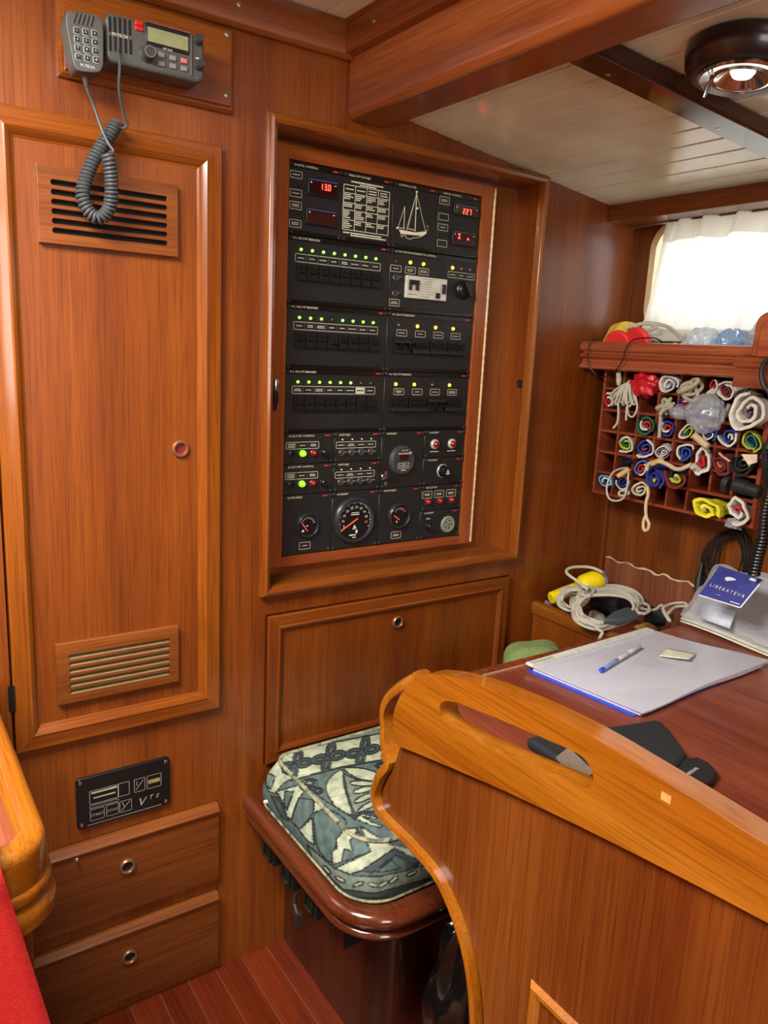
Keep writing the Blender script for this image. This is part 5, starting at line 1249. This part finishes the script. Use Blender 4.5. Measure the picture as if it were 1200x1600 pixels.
# cords and knots
def knot(name, label, C, w, h, r, m, seed, tail=None, loops=5, cat='rope'):
    rnd = random.Random(seed); C = Vector(C); pts = []
    for i in range(loops * 6):
        a = 2 * PI * i / 6 + seed; q_ = i / 6
        pts.append(C + Vector((-.006 + .010 * math.sin(a * .5 + q_ * 2) - .010 * (q_ / loops), w * (.55 + .4 * math.sin(q_ * 1.9 + seed)) * math.cos(a + q_ * .35), h * (.6 + .35 * math.cos(q_ * 2.3)) * math.sin(a))))
    if tail: pts += [Vector(t) for t in tail]
    return rope(name, pts, r, m, label, cat)
knot('rope_hank', 'beige rope coil knotted in upper row, hanging over its compartment', fpos(722, 180), .030, .022, .0048, M_ropeb, 2, [fpos(760, 220, 1.63), fpos(740, 262, 1.625), fpos(690, 252, 1.625), fpos(664, 215, 1.63)])
knot('rope_hank', 'beige rope coil with long straight tail hanging down', fpos(575, 300), .026, .022, .0045, M_ropeb, 5, [fpos(530, 330, 1.628), fpos(526, 400, 1.626), fpos(520, 495, 1.624)])
hank = []
rnd = random.Random(11)
C0 = fpos(300, 215, 1.622)
for i in range(11):
    w = (i - 5) / 5
    a = fpos(340 + rnd.uniform(-12, 12), 145 + rnd.uniform(-8, 8), 1.630 - .004 * (i % 3)); b_ = fpos(215 + 14 * i + rnd.uniform(-6, 6), 225 + 20 * (i % 3) + 4 * i, 1.615 - .003 * (i % 2)); c_ = fpos(235 + 14 * i, 262 + 10 * (i % 3), 1.622)
    hank += [a, a.lerp(b_, .5) + Vector((-.006, 0, .002)), b_, c_, c_.lerp(a, .5)]
hank += [fpos(370, 230, 1.62), fpos(382, 310, 1.615), fpos(355, 365, 1.615), fpos(325, 345, 1.617), fpos(322, 290, 1.62), fpos(315, 330, 1.618), fpos(313, 388, 1.616)]
rope('rope_hank', hank, .0026, M_rope, 'thin white cord bunched in a tassel with dangling loops', 'rope', k=4, n=6)
rope('cord_tail', [fpos(262, 260, 1.622), fpos(265, 330, 1.618), fpos(258, 400, 1.618), fpos(232, 436, 1.616)], .0028, M_rope, 'loose white cord end hanging below the tassel', 'rope')
rope('cord_loop', [fpos(u, v, 1.608 + .02 * (abs(v - 690) < 40)) for u, v in ((330, 690), (290, 688), (235, 710), (200, 770), (192, 830), (210, 878), (255, 890), (298, 870), (320, 800), (326, 735))], .0026, M_rope, 'round white cord loop hanging over lower compartments', 'rope', closed=True)
rope('cord_ring', [fpos(u, v, 1.618) for u, v in ((268, 845), (280, 858), (318, 850), (330, 838), (300, 826), (275, 832))], .0030, M_rope, 'small white cord ring below the blue flag', 'rope', closed=True)
def toggle_peg(name, label, a, b_, r, m=M_wood2):
    a, b_ = Vector(a), Vector(b_); d = (b_ - a)
    o = obj(name, MB().tube([a, a + d * .04, a + d * .5, a + d * .96, b_], [r * .5, r, r * 1.05, r, r * .5], 12), m, None, org=(a + b_) / 2); return tag(o, label, 'toggle')
toggle_peg('wooden_toggle', 'wooden toggle peg by the round white cord loop', fpos(258, 738, 1.605), fpos(335, 690, 1.615), .0065)
toggle_peg('wooden_toggle', 'pale wooden toggle lying over the red-cored white flag', fpos(735, 478, 1.60), fpos(828, 555, 1.600), .0080, mat('paler_toggle', S(190, 166, 124), .5))
toggle_peg('wooden_toggle', 'wooden toggle peg across the big blue flag with yellow stripe', fpos(470, 662, 1.600), fpos(545, 625, 1.605), .0060)
rope('canvas_strap', [fpos(u, v, 1.602) for u, v in ((440, 700), (455, 660), (520, 645), (575, 665), (620, 690), (660, 690), (720, 662))], .0050, mat('cream_canvas', S(196, 176, 148), .85), 'cream canvas strap lying over blue and maroon rolls', 'strap')
rope('eye_cord', [fpos(u, v, 1.612) for u, v in ((445, 800), (450, 850), (438, 900), (436, 960), (442, 1000), (455, 1030), (450, 1065), (430, 1075), (420, 1050), (424, 1010), (436, 985))], .0040, mat('cream_cord', S(206, 184, 140), .8, bump=.6, bscale=600), 'thick cream toggle cord ending in a hanging eye', 'rope')
rope('cord_tail', [fpos(u, v, 1.628) for u, v in ((870, 215), (835, 212), (824, 218), (860, 190))], .0042, M_rope, 'short white cord end beside small red flag', 'rope')
rope('cord_tail', [fpos(u, v, 1.640) for u, v in ((958, 285), (945, 320), (932, 365))], .0045, M_ropeb, 'flat white tape hanging between clear bag and canvas roll', 'tape')
rope('cord_tail', [fpos(u, v, 1.620) for u, v in ((895, 592), (915, 612), (945, 632), (962, 645))], .0024, mat('pink_cord', S(206, 150, 140), .8), 'thin pink cord lying over maroon flag', 'rope')
pp = [fpos(1030, 598, 1.618), fpos(1132, 600, 1.622), fpos(1130, 650, 1.616), fpos(1075, 668, 1.612)]
tag(obj('canvas_flap', MB().prism(pp, (.004, 0, 0)), mat('pale_canvas', S(214, 190, 168), .8), None, org=pp[0], bev=.001), 'pale canvas flap folded over the black flag', 'cloth')

# black cable looped over the shelf lip
rope('black_cable', [onX(x_, y_, X_) for x_, y_, X_ in ((1035, 534, 1.625), (1020, 528, 1.602), (990, 531, 1.600), (978, 545, 1.597), (972, 565, 1.598), (955, 585, 1.605), (935, 588, 1.612), (920, 570, 1.604), (918, 550, 1.599), (924, 533, 1.602), (930, 530, 1.612))], .0016, M_blk, 'thin black cable looped over the shelf lip', 'cable')
# =================================================================== THINGS ON THE SHELF
def sp(x_, y_, X=1.69): return onX(x_, y_, X)
zsh = 1.411
GRP = None
c = sp(968, 524, 1.70); blob('yellow_pouch', 'yellow cloth pouch at bulkhead end of the shelf', 'pouch', (1.685, -.075, zsh + .050), .032, .055, .050, mat('yellow_cloth', S(222, 190, 70), .7), 21, .08, 2.2, zmin=zsh, n=34)
def disc_thing(name, label, C, r, t, m, axis): return tag(obj(name, MB().lathe([(r * .9, 0), (r, t * .2), (r, t * .8), (r * .9, t)], C, axis, 30), m, None, org=C), label, 'float')
disc_thing('red_float', 'round red foam disc leaning on shelf lip', (1.648, -.085, zsh + .040), .038, .016, mat('red_foam', S(226, 44, 40), .6), (1, .1, .25))
disc_thing('red_float', 'second red foam disc, larger, beside a dark grey sleeve', (1.652, -.140, zsh + .044), .042, .018, mat('red_foam', S(226, 44, 40), .6), (1, -.1, .25))
blob('grey_sleeve', 'dark grey cloth sleeve beside red disc on shelf', 'cloth', (1.665, -.195, zsh + .026), .022, .028, .026, mat('grey_sleeve_cloth', S(92, 86, 80), .8), 23, .12, 2.5, zmin=zsh, n=26)
rope('white_line', [(1.66, -.10, zsh + .085), (1.68, -.14, zsh + .098), (1.69, -.17, zsh + .09), (1.675, -.14, zsh + .080), (1.67, -.12, zsh + .092), (1.69, -.15, zsh + .10), (1.70, -.20, zsh + .09), (1.675, -.26, zsh + .06), (1.67, -.30, zsh + .035), (1.68, -.33, zsh + .012)], .0045, M_rope, 'white rope strands draped over yellow pouch', 'rope')
blob('cloth_bundle', 'small red and cream cloth bundle between sleeve and blue bags', 'cloth', (1.665, -.245, zsh + .024), .022, .030, .024, mat('pinkish_cloth', S(206, 150, 130), .8), 24, .14, 2.6, zmin=zsh, n=26)
M_bb = plastic('blue_print_bag', S(150, 185, 230), .3); M_bw = plastic('pale_blue_bag', S(214, 228, 240), .3)
blob('plastic_bag', 'pale blue crumpled plastic bag on shelf', 'bag', (1.69, -.305, zsh + .042), .042, .052, .044, M_bw, 31, .08, 6.0, zmin=zsh, n=60)
blob('plastic_bag', 'stronger blue crumpled plastic bag on shelf', 'bag', (1.685, -.390, zsh + .042), .040, .044, .044, M_bb, 33, .08, 6.0, zmin=zsh, n=60)
blob('plastic_bag', 'clear grey crumpled plastic bag at arched end of shelf', 'bag', (1.685, -.475, zsh + .055), .042, .048, .055, M_bagc, 35, .08, 6.0, zmin=zsh, n=60)

# =================================================================== CURTAIN
mcu = bpy.data.materials.new('sheer_curtain'); mcu.use_nodes = True; nt = mcu.node_tree
df = nt.nodes.new('ShaderNodeBsdfDiffuse'); df.inputs[0].default_value = (.86, .84, .78, 1); tl = nt.nodes.new('ShaderNodeBsdfTranslucent'); tl.inputs[0].default_value = (.80, .78, .70, 1); tp = nt.nodes.new('ShaderNodeBsdfTransparent')
m1 = nt.nodes.new('ShaderNodeMixShader'); m1.inputs[0].default_value = .6; m2 = nt.nodes.new('ShaderNodeMixShader'); m2.inputs[0].default_value = .05
tc = nt.nodes.new('ShaderNodeTexCoord'); nz = nt.nodes.new('ShaderNodeTexWave'); nz.inputs['Scale'].default_value = 300
nt.links.new(tc.outputs['Object'], nz.inputs['Vector'])
nt.links.new(df.outputs[0], m1.inputs[1]); nt.links.new(tl.outputs[0], m1.inputs[2]); nt.links.new(m1.outputs[0], m2.inputs[1]); nt.links.new(tp.outputs[0], m2.inputs[2]); nt.links.new(m2.outputs[0], nt.nodes['Material Output'].inputs[0])
cu_ = thing('curtain', (1.735, -.45, 1.49), 'white sheer gathered curtain hanging over the window', 'curtain')
def curt(u, v):  # v: 0 top, 1 bottom
    yL = -.135 + .055 * v ** .7; y = yL - u * (.80 + .0 * v)
    f = 1.0 - .55 * v
    x = 1.738 + .015 * math.sin(u * 62 + 1.5 * math.sin(u * 9)) * f + .006 * math.sin(u * 23 + v * 3) * (.4 + v) + .012 * max(0, math.sin(v * PI)) * math.sin(u * 7 + 1)
    z = 1.768 - v * .300 - .004 * math.sin(u * 40) * (1 - v)
    return (x, y + .006 * math.sin(u * 50 + 2 * v) * f, z)
obj('curtain_cloth', MB().grid(curt, 200, 50), mcu, cu_, smooth=80, recalc=False)
def hem(u, v):
    p = curt(u, .90 + .10 * v); return (p[0] - .002, p[1], p[2])
def head(u, v):
    p = curt(u, .17 * v); return (p[0] - .003 - .002 * math.sin(u * 62), p[1], p[2])
obj('gathered_heading', MB().grid(head, 200, 6), mcu, cu_, smooth=80, recalc=False)
obj('hem', MB().grid(hem, 200, 4), mcu, cu_, smooth=80, recalc=False)
obj('curtain_wire', MB().tube([(1.735, -.02, 1.755), (1.738, -.12, 1.762), (1.738, -1.0, 1.762)], .0022, 6), M_steel, cu_)

# =================================================================== CEILING LAMP
nrm = Vector((-.1248, 0, -1)).normalized()
lc = Vector((1.125, -.700, cz(1.125)))
lp = thing('ceiling_lamp', lc, 'round ceiling lamp with dark wooden ring and chrome reflector', 'lamp')
obj('lamp_base', MB().lathe([(.080, 0), (.085, .004), (.086, .014), (.083, .030), (.074, .042), (.066, .044), (.050, .042), (.048, .030)], lc, nrm, 44, closed_ends=False), wood('lamp_wood', S(50, 28, 26), S(34, 18, 16), S(62, 36, 32), axis='X', rough=.35, coat=.35, coat_rough=.15, k=.6), lp)
obj('chrome_ring', MB().lathe([(.052, .041), (.060, .043), (.062, .046), (.058, .049), (.046, .047), (.042, .043)], lc, nrm, 44, closed_ends=False), M_chrome, lp)
obj('reflector', MB().lathe([(.046, .046), (.038, .048), (.034, .046), (.026, .036), (.012, .030), (0, .029)], lc, nrm, 40, closed_ends=False), M_chrome, lp)
obj('bulb', MB().lathe([(.0, .030), (.014, .031), (.018, .036), (.014, .042), (.0, .044)], lc, nrm, 20), mat('bulb_glass', S(245, 235, 215), .15, emit=(1, .9, .72, 1), es=2.0), lp)
tp_ = lc + nrm * .047 + Vector((-.030, .030, 0))
obj('pull_switch', MB().tube([tp_, tp_ + Vector((-.003, .002, -.010)), tp_ + Vector((-.006, .004, -.024))], [.003, .0042, .002], 8), M_steel, lp)

# =================================================================== ON THE CHART TABLE
tz = TZ
# document folder
fo = thing('document_folder', (1.40, -.48, tz), 'clear plastic document folder with blue back and pale papers inside', 'folder')
A_, B_, C_, D_ = (onZ(*p_, tz + .004) for p_ in ((824, 1046), (1012, 990), (1197, 1042), (1000, 1121)))
def quad_pt(u, v, z, e=0):  # u along A->B, v along A->D
    p = (A_ * (1 - u) + B_ * u) * (1 - v) + (D_ * (1 - u) + C_ * u) * v; return Vector((p.x, p.y, z))
def slab(u0, u1, v0, v1, z0, z1, wav=0, n=14):
    m = MB()
    f = lambda u, v: quad_pt(u0 + (u1 - u0) * u, v0 + (v1 - v0) * v, z0)
    top = lambda u, v: quad_pt(u0 + (u1 - u0) * u + wav * .010 * math.sin(v * 7 + 2) * (u > .9), v0 + (v1 - v0) * v + wav * .012 * math.sin(u * 8 + 1) * (v > .9), z1 + wav * (.002 * math.sin(u * 5 + 1) * math.sin(v * 4) + .004 * v * u))
    N_ = n; vs = [top(i / (N_ - 1), j / (N_ - 1)) for j in range(N_) for i in range(N_)]; k0 = len(vs)
    vs += [Vector((p.x, p.y, z0)) for p in vs]
    fs = [(j * N_ + i, j * N_ + i + 1, (j + 1) * N_ + i + 1, (j + 1) * N_ + i) for j in range(N_ - 1) for i in range(N_ - 1)]
    fs += [tuple(k0 + q for q in f_[::-1]) for f_ in fs]
    bd_ = [i for i in range(N_)] + [j * N_ + N_ - 1 for j in range(1, N_)] + [(N_ - 1) * N_ + i for i in range(N_ - 2, -1, -1)] + [j * N_ for j in range(N_ - 2, 0, -1)]
    fs += [(a, k0 + a, k0 + b, b) for a, b in zip(bd_, bd_[1:] + bd_[:1])]
    return m.add(vs, fs)
obj('back_cover', slab(-.005, .90, 0, .955, tz + .0005, tz + .0025), mat('blue_cover', S(40, 70, 190), .35), fo)
obj('papers', slab(.02, .985, .03, .97, tz + .003, tz + .009, 1), mat('pale_paper', S(220, 216, 226), .7), fo)
obj('papers', slab(.03, 1.0, .02, .985, tz + .0095, tz + .0125, 1), mat('pale_paper2', S(226, 224, 232), .7), fo)
M_foil = plastic('folder_film', S(222, 222, 232), .35, .15)
for n_ in M_foil.node_tree.nodes:
    if n_.type == 'TEX_NOISE': n_.inputs['Scale'].default_value = 9
    if n_.type == 'BUMP': n_.inputs['Strength'].default_value = .35
obj('clear_cover', slab(.0, 1.01, 0, 1.0, tz + .0132, tz + .0142, 1), M_foil, fo)
obj('spine_strip', slab(0, 1.0, -.02, .055, tz + .014, tz + .0185), mat('spine_white', S(214, 214, 206), .3), fo)
g = MB(); q0, q1 = quad_pt(.02, .005, tz + .0187), quad_pt(.16, .03, tz + .0187)
g.add([quad_pt(.015, -.005, tz + .0187), quad_pt(.17, -.005, tz + .0187), quad_pt(.17, .04, tz + .0187), quad_pt(.015, .04, tz + .0187)], [(0, 1, 2, 3)])
obj('spine_label', g, mat('spine_label_grey', S(176, 172, 150), .6), fo, recalc=False)
nt_ = [onZ(*p_, tz + .021) for p_ in ((1042, 1011), (1088, 1020), (1076, 1033), (1030, 1023))]
def lerp4(p, u, v): return (p[0] * (1 - u) + p[1] * u) * (1 - v) + (p[3] * (1 - u) + p[2] * u) * v
sn = obj('sticky_note', MB().grid(lambda u, v: lerp4(nt_, u, v) + Vector((0, 0, -.003 + .007 * u * v)), 8, 8), mat('note_paper', S(222, 226, 200), .8), None, org=nt_[0], smooth=60, recalc=False, solid=.0006)
tag(sn, 'small cream sticky note curling up on the plastic folder', 'note')
pe = thing('pen', onZ(970, 1030, tz + .0215), 'clear plastic pen with blue end lying on the folder', 'pen')
a, b_ = onZ(938, 1048, tz + .0225), onZ(1000, 1009, tz + .0225); d = b_ - a
def pseg(nm, t0, t1, r0, r1, m): obj(nm, MB().tube([a + d * t0, a + d * (t0 + .01), a + d * (t1 - .01), a + d * t1], [r0 * .8, r0, r1, r1 * .8], 12), m, pe)
pseg('end_plug', 0, .08, .0046, .0046, mat('pen_blue', S(40, 80, 200), .3))
pseg('ink_tube', .08, .42, .0044, .0044, mat('pen_ink', S(130, 150, 200), .3))
pseg('barrel_label', .42, .68, .0045, .0045, mat('pen_white', S(206, 208, 206), .4))
pseg('cap', .68, 1.0, .0050, .0048, mat('pen_cap', S(196, 200, 214), .25))
# black neoprene case showing over and through the handrail
zc0 = tz + .001
cs = thing('sunglasses_case', onZ(990, 1180, tz), 'black soft case lying on chart table behind the handrail', 'case')
poly_ = [onZ(*p_, zc0) for p_ in ((820, 1168), (862, 1158), (965, 1148), (1018, 1139), (1032, 1141), (1045, 1155), (1072, 1194), (1040, 1235), (960, 1230), (880, 1210))]
obj('case_body', MB().prism(poly_, (0, 0, .020)), mat('neoprene', S(26, 27, 30), .75), cs, bev=.008, seg=3)
tail = [onZ(*p_, zc0) for p_ in ((1060, 1196), (1088, 1193), (1108, 1203), (1120, 1217), (1112, 1230), (1090, 1240), (1050, 1235))]
obj('case_strap', MB().prism(tail, (0, 0, .014)), M_blk2, cs, bev=.005, seg=3)
inner_ = [onZ(*p_, zc0 + .021) for p_ in ((868, 1186), (888, 1170), (930, 1210), (905, 1222))]
obj('case_lining', MB().prism(inner_, (0, 0, .004)), mat('grey_lining', S(120, 104, 90), .8), cs, bev=.001)
o_ = onZ(1077, 1211, zc0 + .0148); xd = (onZ(1100, 1196, zc0 + .0148) - o_).normalized(); yd = Vector((0, 0, 1)).cross(xd)
obj('printed_lettering', MB().text('enson', o_, xd, yd, .0135), mat('pale_print', S(200, 202, 198), .6), cs, recalc=False)

# plastic bag with the blue card, folded paper underneath
fp = thing('folded_paper', onZ(1130, 1000, tz), 'folded off-white paper sheets under the clear plastic bag', 'paper')
pq = [onZ(*p_, tz + .004) for p_ in ((1062, 972), (1110, 935), (1215, 985), (1212, 1030))]
for k in range(2):
    obj('sheet', MB().grid(lambda u, v: lerp4(pq, u, v) + Vector((0, 0, .002 + .005 * k + .003 * math.sin(u * 6 + k) + .002 * math.sin(v * 5))), 14, 10), mat('offwhite_paper', S(214, 212, 196), .8), fp, smooth=60, recalc=False, solid=.0012)
bg_ = thing('plastic_bag', onZ(1130, 960, tz), 'clear plastic bag with blue header card lying on the chart table', 'bag')
def bagp(u, v):
    p = lerp4([onZ(1118, 882, .928), onZ(1226, 905, .935), onZ(1226, 1018, tz + .022), onZ(1062, 962, tz + .018)], u, v)
    w = .006 * math.sin(u * 11 + v * 5) * math.sin(v * 9 + 2) + .004 * math.sin(u * 23 + 1) * math.sin(v * 17) + .012 * math.sin(PI * v) * math.sin(PI * u)
    p = p + Vector((0, 0, w)); p.z = max(p.z, tz + .017); return p
obj('bag_front', MB().grid(bagp, 40, 36), M_bag, bg_, smooth=35, recalc=False)
obj('bag_back', MB().grid(lambda u, v: (lambda p: Vector((p.x + .004, p.y, max(p.z - .012 - .010 * math.sin(PI * v), tz + .0155))))(Vector(bagp(u, v))), 30, 24), M_bag, bg_, smooth=35, recalc=False)
cq = [onZ(1124, 884, .950), onZ(1193, 906, .954), onZ(1157, 950, .892), onZ(1092, 930, .888)]
nn = (cq[1] - cq[0]).cross(cq[3] - cq[0]).normalized(); nn = nn if nn.z > 0 else -nn
cdp = obj('header_card', MB().prism(cq, nn * -.002), mat('card_blue', S(62, 66, 140), .4), bg_)
g = MB(); lift = nn * .0014
def card(u, v): return lerp4(cq, u, v) + lift
xd = (cq[1] - cq[0]).normalized(); yd = (cq[0] - cq[3]).normalized(); hL = (cq[0] - cq[3]).length
g.text('L I B E R A T E U R', card(.09, .66), xd, yd, hL * .135)
slotp = [card(.42 + .13 * math.cos(t), .30 + .075 * math.sin(t)) for t in [2 * PI * i / 16 for i in range(16)]]
g.add(slotp, [tuple(range(16))]); g.add([card(.76, .06), card(.90, .06), card(.90, .14), card(.76, .14)], [(0, 1, 2, 3)])
g.add([card(.72, .90), card(.94, .90), card(.94, .925), card(.72, .925)], [(0, 1, 2, 3)]); g.add([card(.34, .82), card(.44, .80), card(.44, .83), card(.36, .85)], [(0, 1, 2, 3)])
g.add([card(0, .985), card(1, .985), card(1, 1.02), card(0, 1.02)], [(0, 1, 2, 3)]); g.add([card(.985, 0), card(1.02, 0), card(1.02, 1), card(.985, 1)], [(0, 1, 2, 3)])
obj('card_print', g, mat('card_white', S(222, 224, 230), .5), cdp, recalc=False)
obj('insert', MB().add([onZ(1100, 940, tz + .075), onZ(1150, 955, tz + .075), onZ(1140, 982, tz + .040), onZ(1093, 966, tz + .036)], [(0, 1, 2, 3)]), mat('insert_paper', S(206, 214, 230), .7), bg_, recalc=False, solid=.001)
cc_ = onZ(1182, 985, tz + .030)
obj('coiled_line', MB().tube(smooth_path([cc_ + Vector((.022 * math.cos(a), .022 * math.sin(a), .012 + .010 * math.sin(a * .7))) for a in [i * 1.05 for i in range(24)]], 4), .0012, 6), M_rope, bg_)

# =================================================================== TRAY CONTENTS
tzr = .7025
tr_ = lambda u, v, z: onZ(830 + .2167 * u, 860 + .2167 * v, z)
rp_ = thing('rope_coil', tr_(540, 430, tzr), 'coiled white rope hank tied at both ends in tray', 'rope')
rnd = random.Random(4)
loop = [(300, 430), (288, 370), (335, 300), (450, 272), (600, 262), (720, 285), (785, 350), (792, 415), (735, 488), (640, 535), (500, 572), (385, 540), (322, 490)]
for k in range(7):
    s = 1.03 - .045 * k; z_ = .757 + .003 * k
    P = []
    for u, v in loop:
        uu = 540 + (u - 540) * s * (1 + rnd.uniform(-.03, .03)); vv = 420 + (v - 420) * (s - .02 * k) + rnd.uniform(-6, 6)
        P.append(tr_(uu, vv, z_ + rnd.uniform(-.003, .003) + .050 * (572 - v) / 310))
    obj('strand', MB().tube(smooth_path(P, 6, True), .0038, 7, True), M_rope, rp_)
loop2 = [(205, 395), (195, 340), (240, 288), (330, 268), (400, 290), (405, 350), (360, 405), (280, 430)]
for k in range(4):
    s = 1.02 - .09 * k; P = [tr_(300 + (u - 300) * s + rnd.uniform(-8, 8), 350 + (v - 350) * s + rnd.uniform(-5, 5), .772 + .004 * k + rnd.uniform(-.003, .003) + .04 * (420 - v) / 150) for u, v in loop2]
    obj('strand', MB().tube(smooth_path(P, 6, True), .0037, 7, True), M_rope, rp_)
obj('strand', MB().tube(smooth_path([tr_(*q_) for q_ in ((410, 285, .822), (330, 220, .836), (262, 170, .846), (258, 140, .852), (300, 122, .856), (380, 118, .856), (450, 128, .854), (515, 158, .850))], 6), .0040, 8), M_rope, rp_)
obj('strand', MB().tube(smooth_path([tr_(*q_) for q_ in ((420, 500, .772), (470, 560, .765), (512, 590, .762), (500, 620, .755), (492, 640, .745))], 6), .0040, 8), M_rope, rp_)
kn_ = []
for i in range(26):
    a = i * 1.25; kn_.append(tr_(400 + 62 * math.cos(a) * (1 - i * .012), 295 + 34 * math.sin(a), .812 + .004 * (i % 4)))
obj('hitch', MB().tube(smooth_path(kn_, 4), .0036, 7), M_rope, rp_)
kn_ = []
for i in range(22):
    a = i * 1.35; kn_.append(tr_(805 + 50 * math.cos(a), 420 + 38 * math.sin(a), .788 + .004 * (i % 4)))
kn_ += [tr_(*q_) for q_ in ((880, 430, .785), (940, 395, .792), (960, 440, .785), (1000, 505, .772), (985, 495, .774), (950, 420, .790), (1010, 385, .796), (1100, 378, .800), (1120, 400, .795), (1040, 408, .790), (990, 450, .784))]
obj('hitch', MB().tube(smooth_path(kn_, 4), .0037, 7), M_rope, rp_)
# yellow torch
a, b_ = tr_(140, 345, .773), tr_(545, 190, .822)
yt_ = thing('yellow_torch', tr_(330, 270, tzr), 'bright yellow waterproof torch half under the white rope', 'torch'); d = b_ - a; dn = d.normalized(); Ld = d.length
M_yel = mat('yellow_plastic', S(236, 208, 20), .3, coat=.3)
obj('torch_handle', MB().lathe([(.014, 0), (.017, .003), (.017, Ld * .45), (.022, Ld * .52)], a, dn, 20), M_yel, yt_)
obj('torch_head', MB().lathe([(.022, Ld * .50), (.030, Ld * .58), (.031, Ld * .82), (.028, Ld * .86)], a, dn, 26), M_yel, yt_)
obj('lens', MB().lathe([(.026, Ld * .86), (.024, Ld * .92), (.014, Ld * .97), (0, Ld * .98)], a, dn, 22), mat('grey_lens', S(150, 146, 150), .2, coat=.5), yt_)
obj('torch_label', MB().lathe([(.0174, Ld * .14), (.0174, Ld * .34)], a, dn, 20, closed_ends=False), mat('label_pale', S(206, 180, 130), .6), yt_)
# grey plug and dark clutter
w_ = [tr_(*q_) for q_ in ((520, 492, .800), (600, 432, .810), (700, 400, .815), (745, 440, .808), (775, 462, .804), (640, 500, .799))]
tag(obj('grey_fender_hook', MB().prism(w_, (0, 0, -.016)), mat('dark_grey_rubber', S(62, 68, 72), .55), None, org=w_[0], bev=.004), 'dark grey rubber wedge lying on the coiled rope', 'wedge')
def clutter(nm, lb, cat, u, v, r, m, seed, hz=.03): p = tr_(u, v, .735); blob(nm, lb, cat, (p.x, p.y, tzr + hz * .9), r, r * 1.1, hz, m, seed, .14, 2.5, zmin=tzr, n=24)
clutter('black_pouch', 'black cloth pouch under the rope in the tray', 'pouch', 560, 400, .042, mat('black_cloth', S(22, 22, 24), .8), 61, .045)
clutter('black_pouch', 'black cloth pouch at near end of the tray', 'pouch', 920, 460, .032, mat('black_cloth', S(22, 22, 24), .8), 62)
clutter('white_box_scrap', 'white paper scrap between rope strands in tray', 'paper', 470, 470, .020, mat('white_scrap', S(206, 206, 198), .7), 63, .024)
clutter('tan_wallet', 'tan leather wallet beneath the rope knot', 'wallet', 840, 520, .026, mat('tan_leather', S(170, 124, 66), .6), 64, .014)
clutter('clear_wrapper', 'crumpled clear wrapper at bulkhead end of tray', 'wrapper', 95, 372, .018, M_bagc, 65, .024)
clutter('green_cap', 'small lime green cap by the rope tail', 'bead', 715, 575, .010, mat('lime_plastic', S(170, 200, 70), .4), 66, .016)  # small lime green plastic cap

# =================================================================== GREEN TOWEL, BLACK BIN BAG, BLACK CABLES
tw = onY(815, 1022, -.16)
M_tow = mat('green_terry', S(128, 146, 86), .95, bump=1.0, bscale=500)
blob('green_towel', 'bunched moss green towel behind edge of the chart table', 'towel', (1.395, -.150, .635), .095, .075, .068, M_tow, 71, .10, 2.0, zmin=.576, n=48)
blob('bin_bag', 'crumpled shiny black plastic bag on the floor under the table', 'bag', (.890, -.535, .185), .085, .072, .185, mat('black_film', S(12, 12, 12), .18, coat=.6), 81, .14, 3.2, zmin=.002, n=60)

hc = thing('cable_bundle', onX(1140, 835, 1.775), 'looped bundle of thin black cables hanging under the rack', 'cable')
rnd = random.Random(9)
for k in range(7):
    w_ = 1 - .09 * k; P = []
    for u, v in ((1155, 826), (1120, 838), (1100, 868), (1098, 900), (1120, 925), (1150, 928), (1172, 900), (1178, 862), (1168, 836)):
        P.append(onX(1140 + (u - 1140) * w_ + rnd.uniform(-3, 3), 870 + (v - 870) * (1.0 - .03 * k) + rnd.uniform(-3, 3), 1.772 - .003 * k))
    obj('cable_loop', MB().tube(smooth_path(P, 5, True), .0026, 6, True), M_blk, hc)
obj('cable_tie', MB().tube([onX(1146, 826, 1.765), onX(1164, 830, 1.765)], .006, 8), M_blk, hc)
obj('plug', MB().tube([onX(1097, 880, 1.765), onX(1092, 905, 1.755), onX(1090, 925, 1.750)], [.003, .009, .010], 10), M_blk2, hc)
ph_ = thing('black_handset', onX(1200, 650, 1.56), 'black handset with coiled cable hanging beside the rack', 'handset')
ax = smooth_path([onX(x_, y_, 1.60) for x_, y_ in ((1206, 700), (1204, 760), (1196, 800), (1192, 840), (1184, 872), (1178, 900))], 8)
L_ = [0]
for p_, q_ in zip(ax, ax[1:]): L_.append(L_[-1] + (q_ - p_).length)
turns = int(L_[-1] / .0075); NS = turns * 12; hp = []; u_ = Vector((1, 0, 0)); j = 0
for i in range(NS + 1):
    dd = L_[-1] * i / NS
    while j < len(L_) - 2 and L_[j + 1] < dd: j += 1
    t = (dd - L_[j]) / max(1e-9, L_[j + 1] - L_[j]); c = ax[j].lerp(ax[j + 1], t); T_ = (ax[min(j + 1, len(ax) - 1)] - ax[max(j - 1, 0)]).normalized()
    u_ = (u_ - T_ * u_.dot(T_)).normalized(); w2 = T_.cross(u_); a = 2 * PI * turns * i / NS; hp.append(c + (u_ * math.cos(a) + w2 * math.sin(a)) * .010)
obj('coiled_cord', MB().tube(hp, .0032, 6), M_blk, ph_)
obj('handset_body', MB().tube(smooth_path([onX(1210, 690, 1.615), onX(1203, 705, 1.61), onX(1206, 750, 1.61), onX(1212, 765, 1.615)], 5), [.012 + .005 * math.sin(PI * i / 15) for i in range(16)], 14), M_blk2, ph_)
obj('strap', MB().tube(smooth_path([onX(1206, 560, 1.570), onX(1194, 566, 1.568), onX(1189, 585, 1.568), onX(1194, 604, 1.568), onX(1204, 622, 1.57), onX(1206, 690, 1.59)], 6), .0050, 8), M_blk2, ph_)
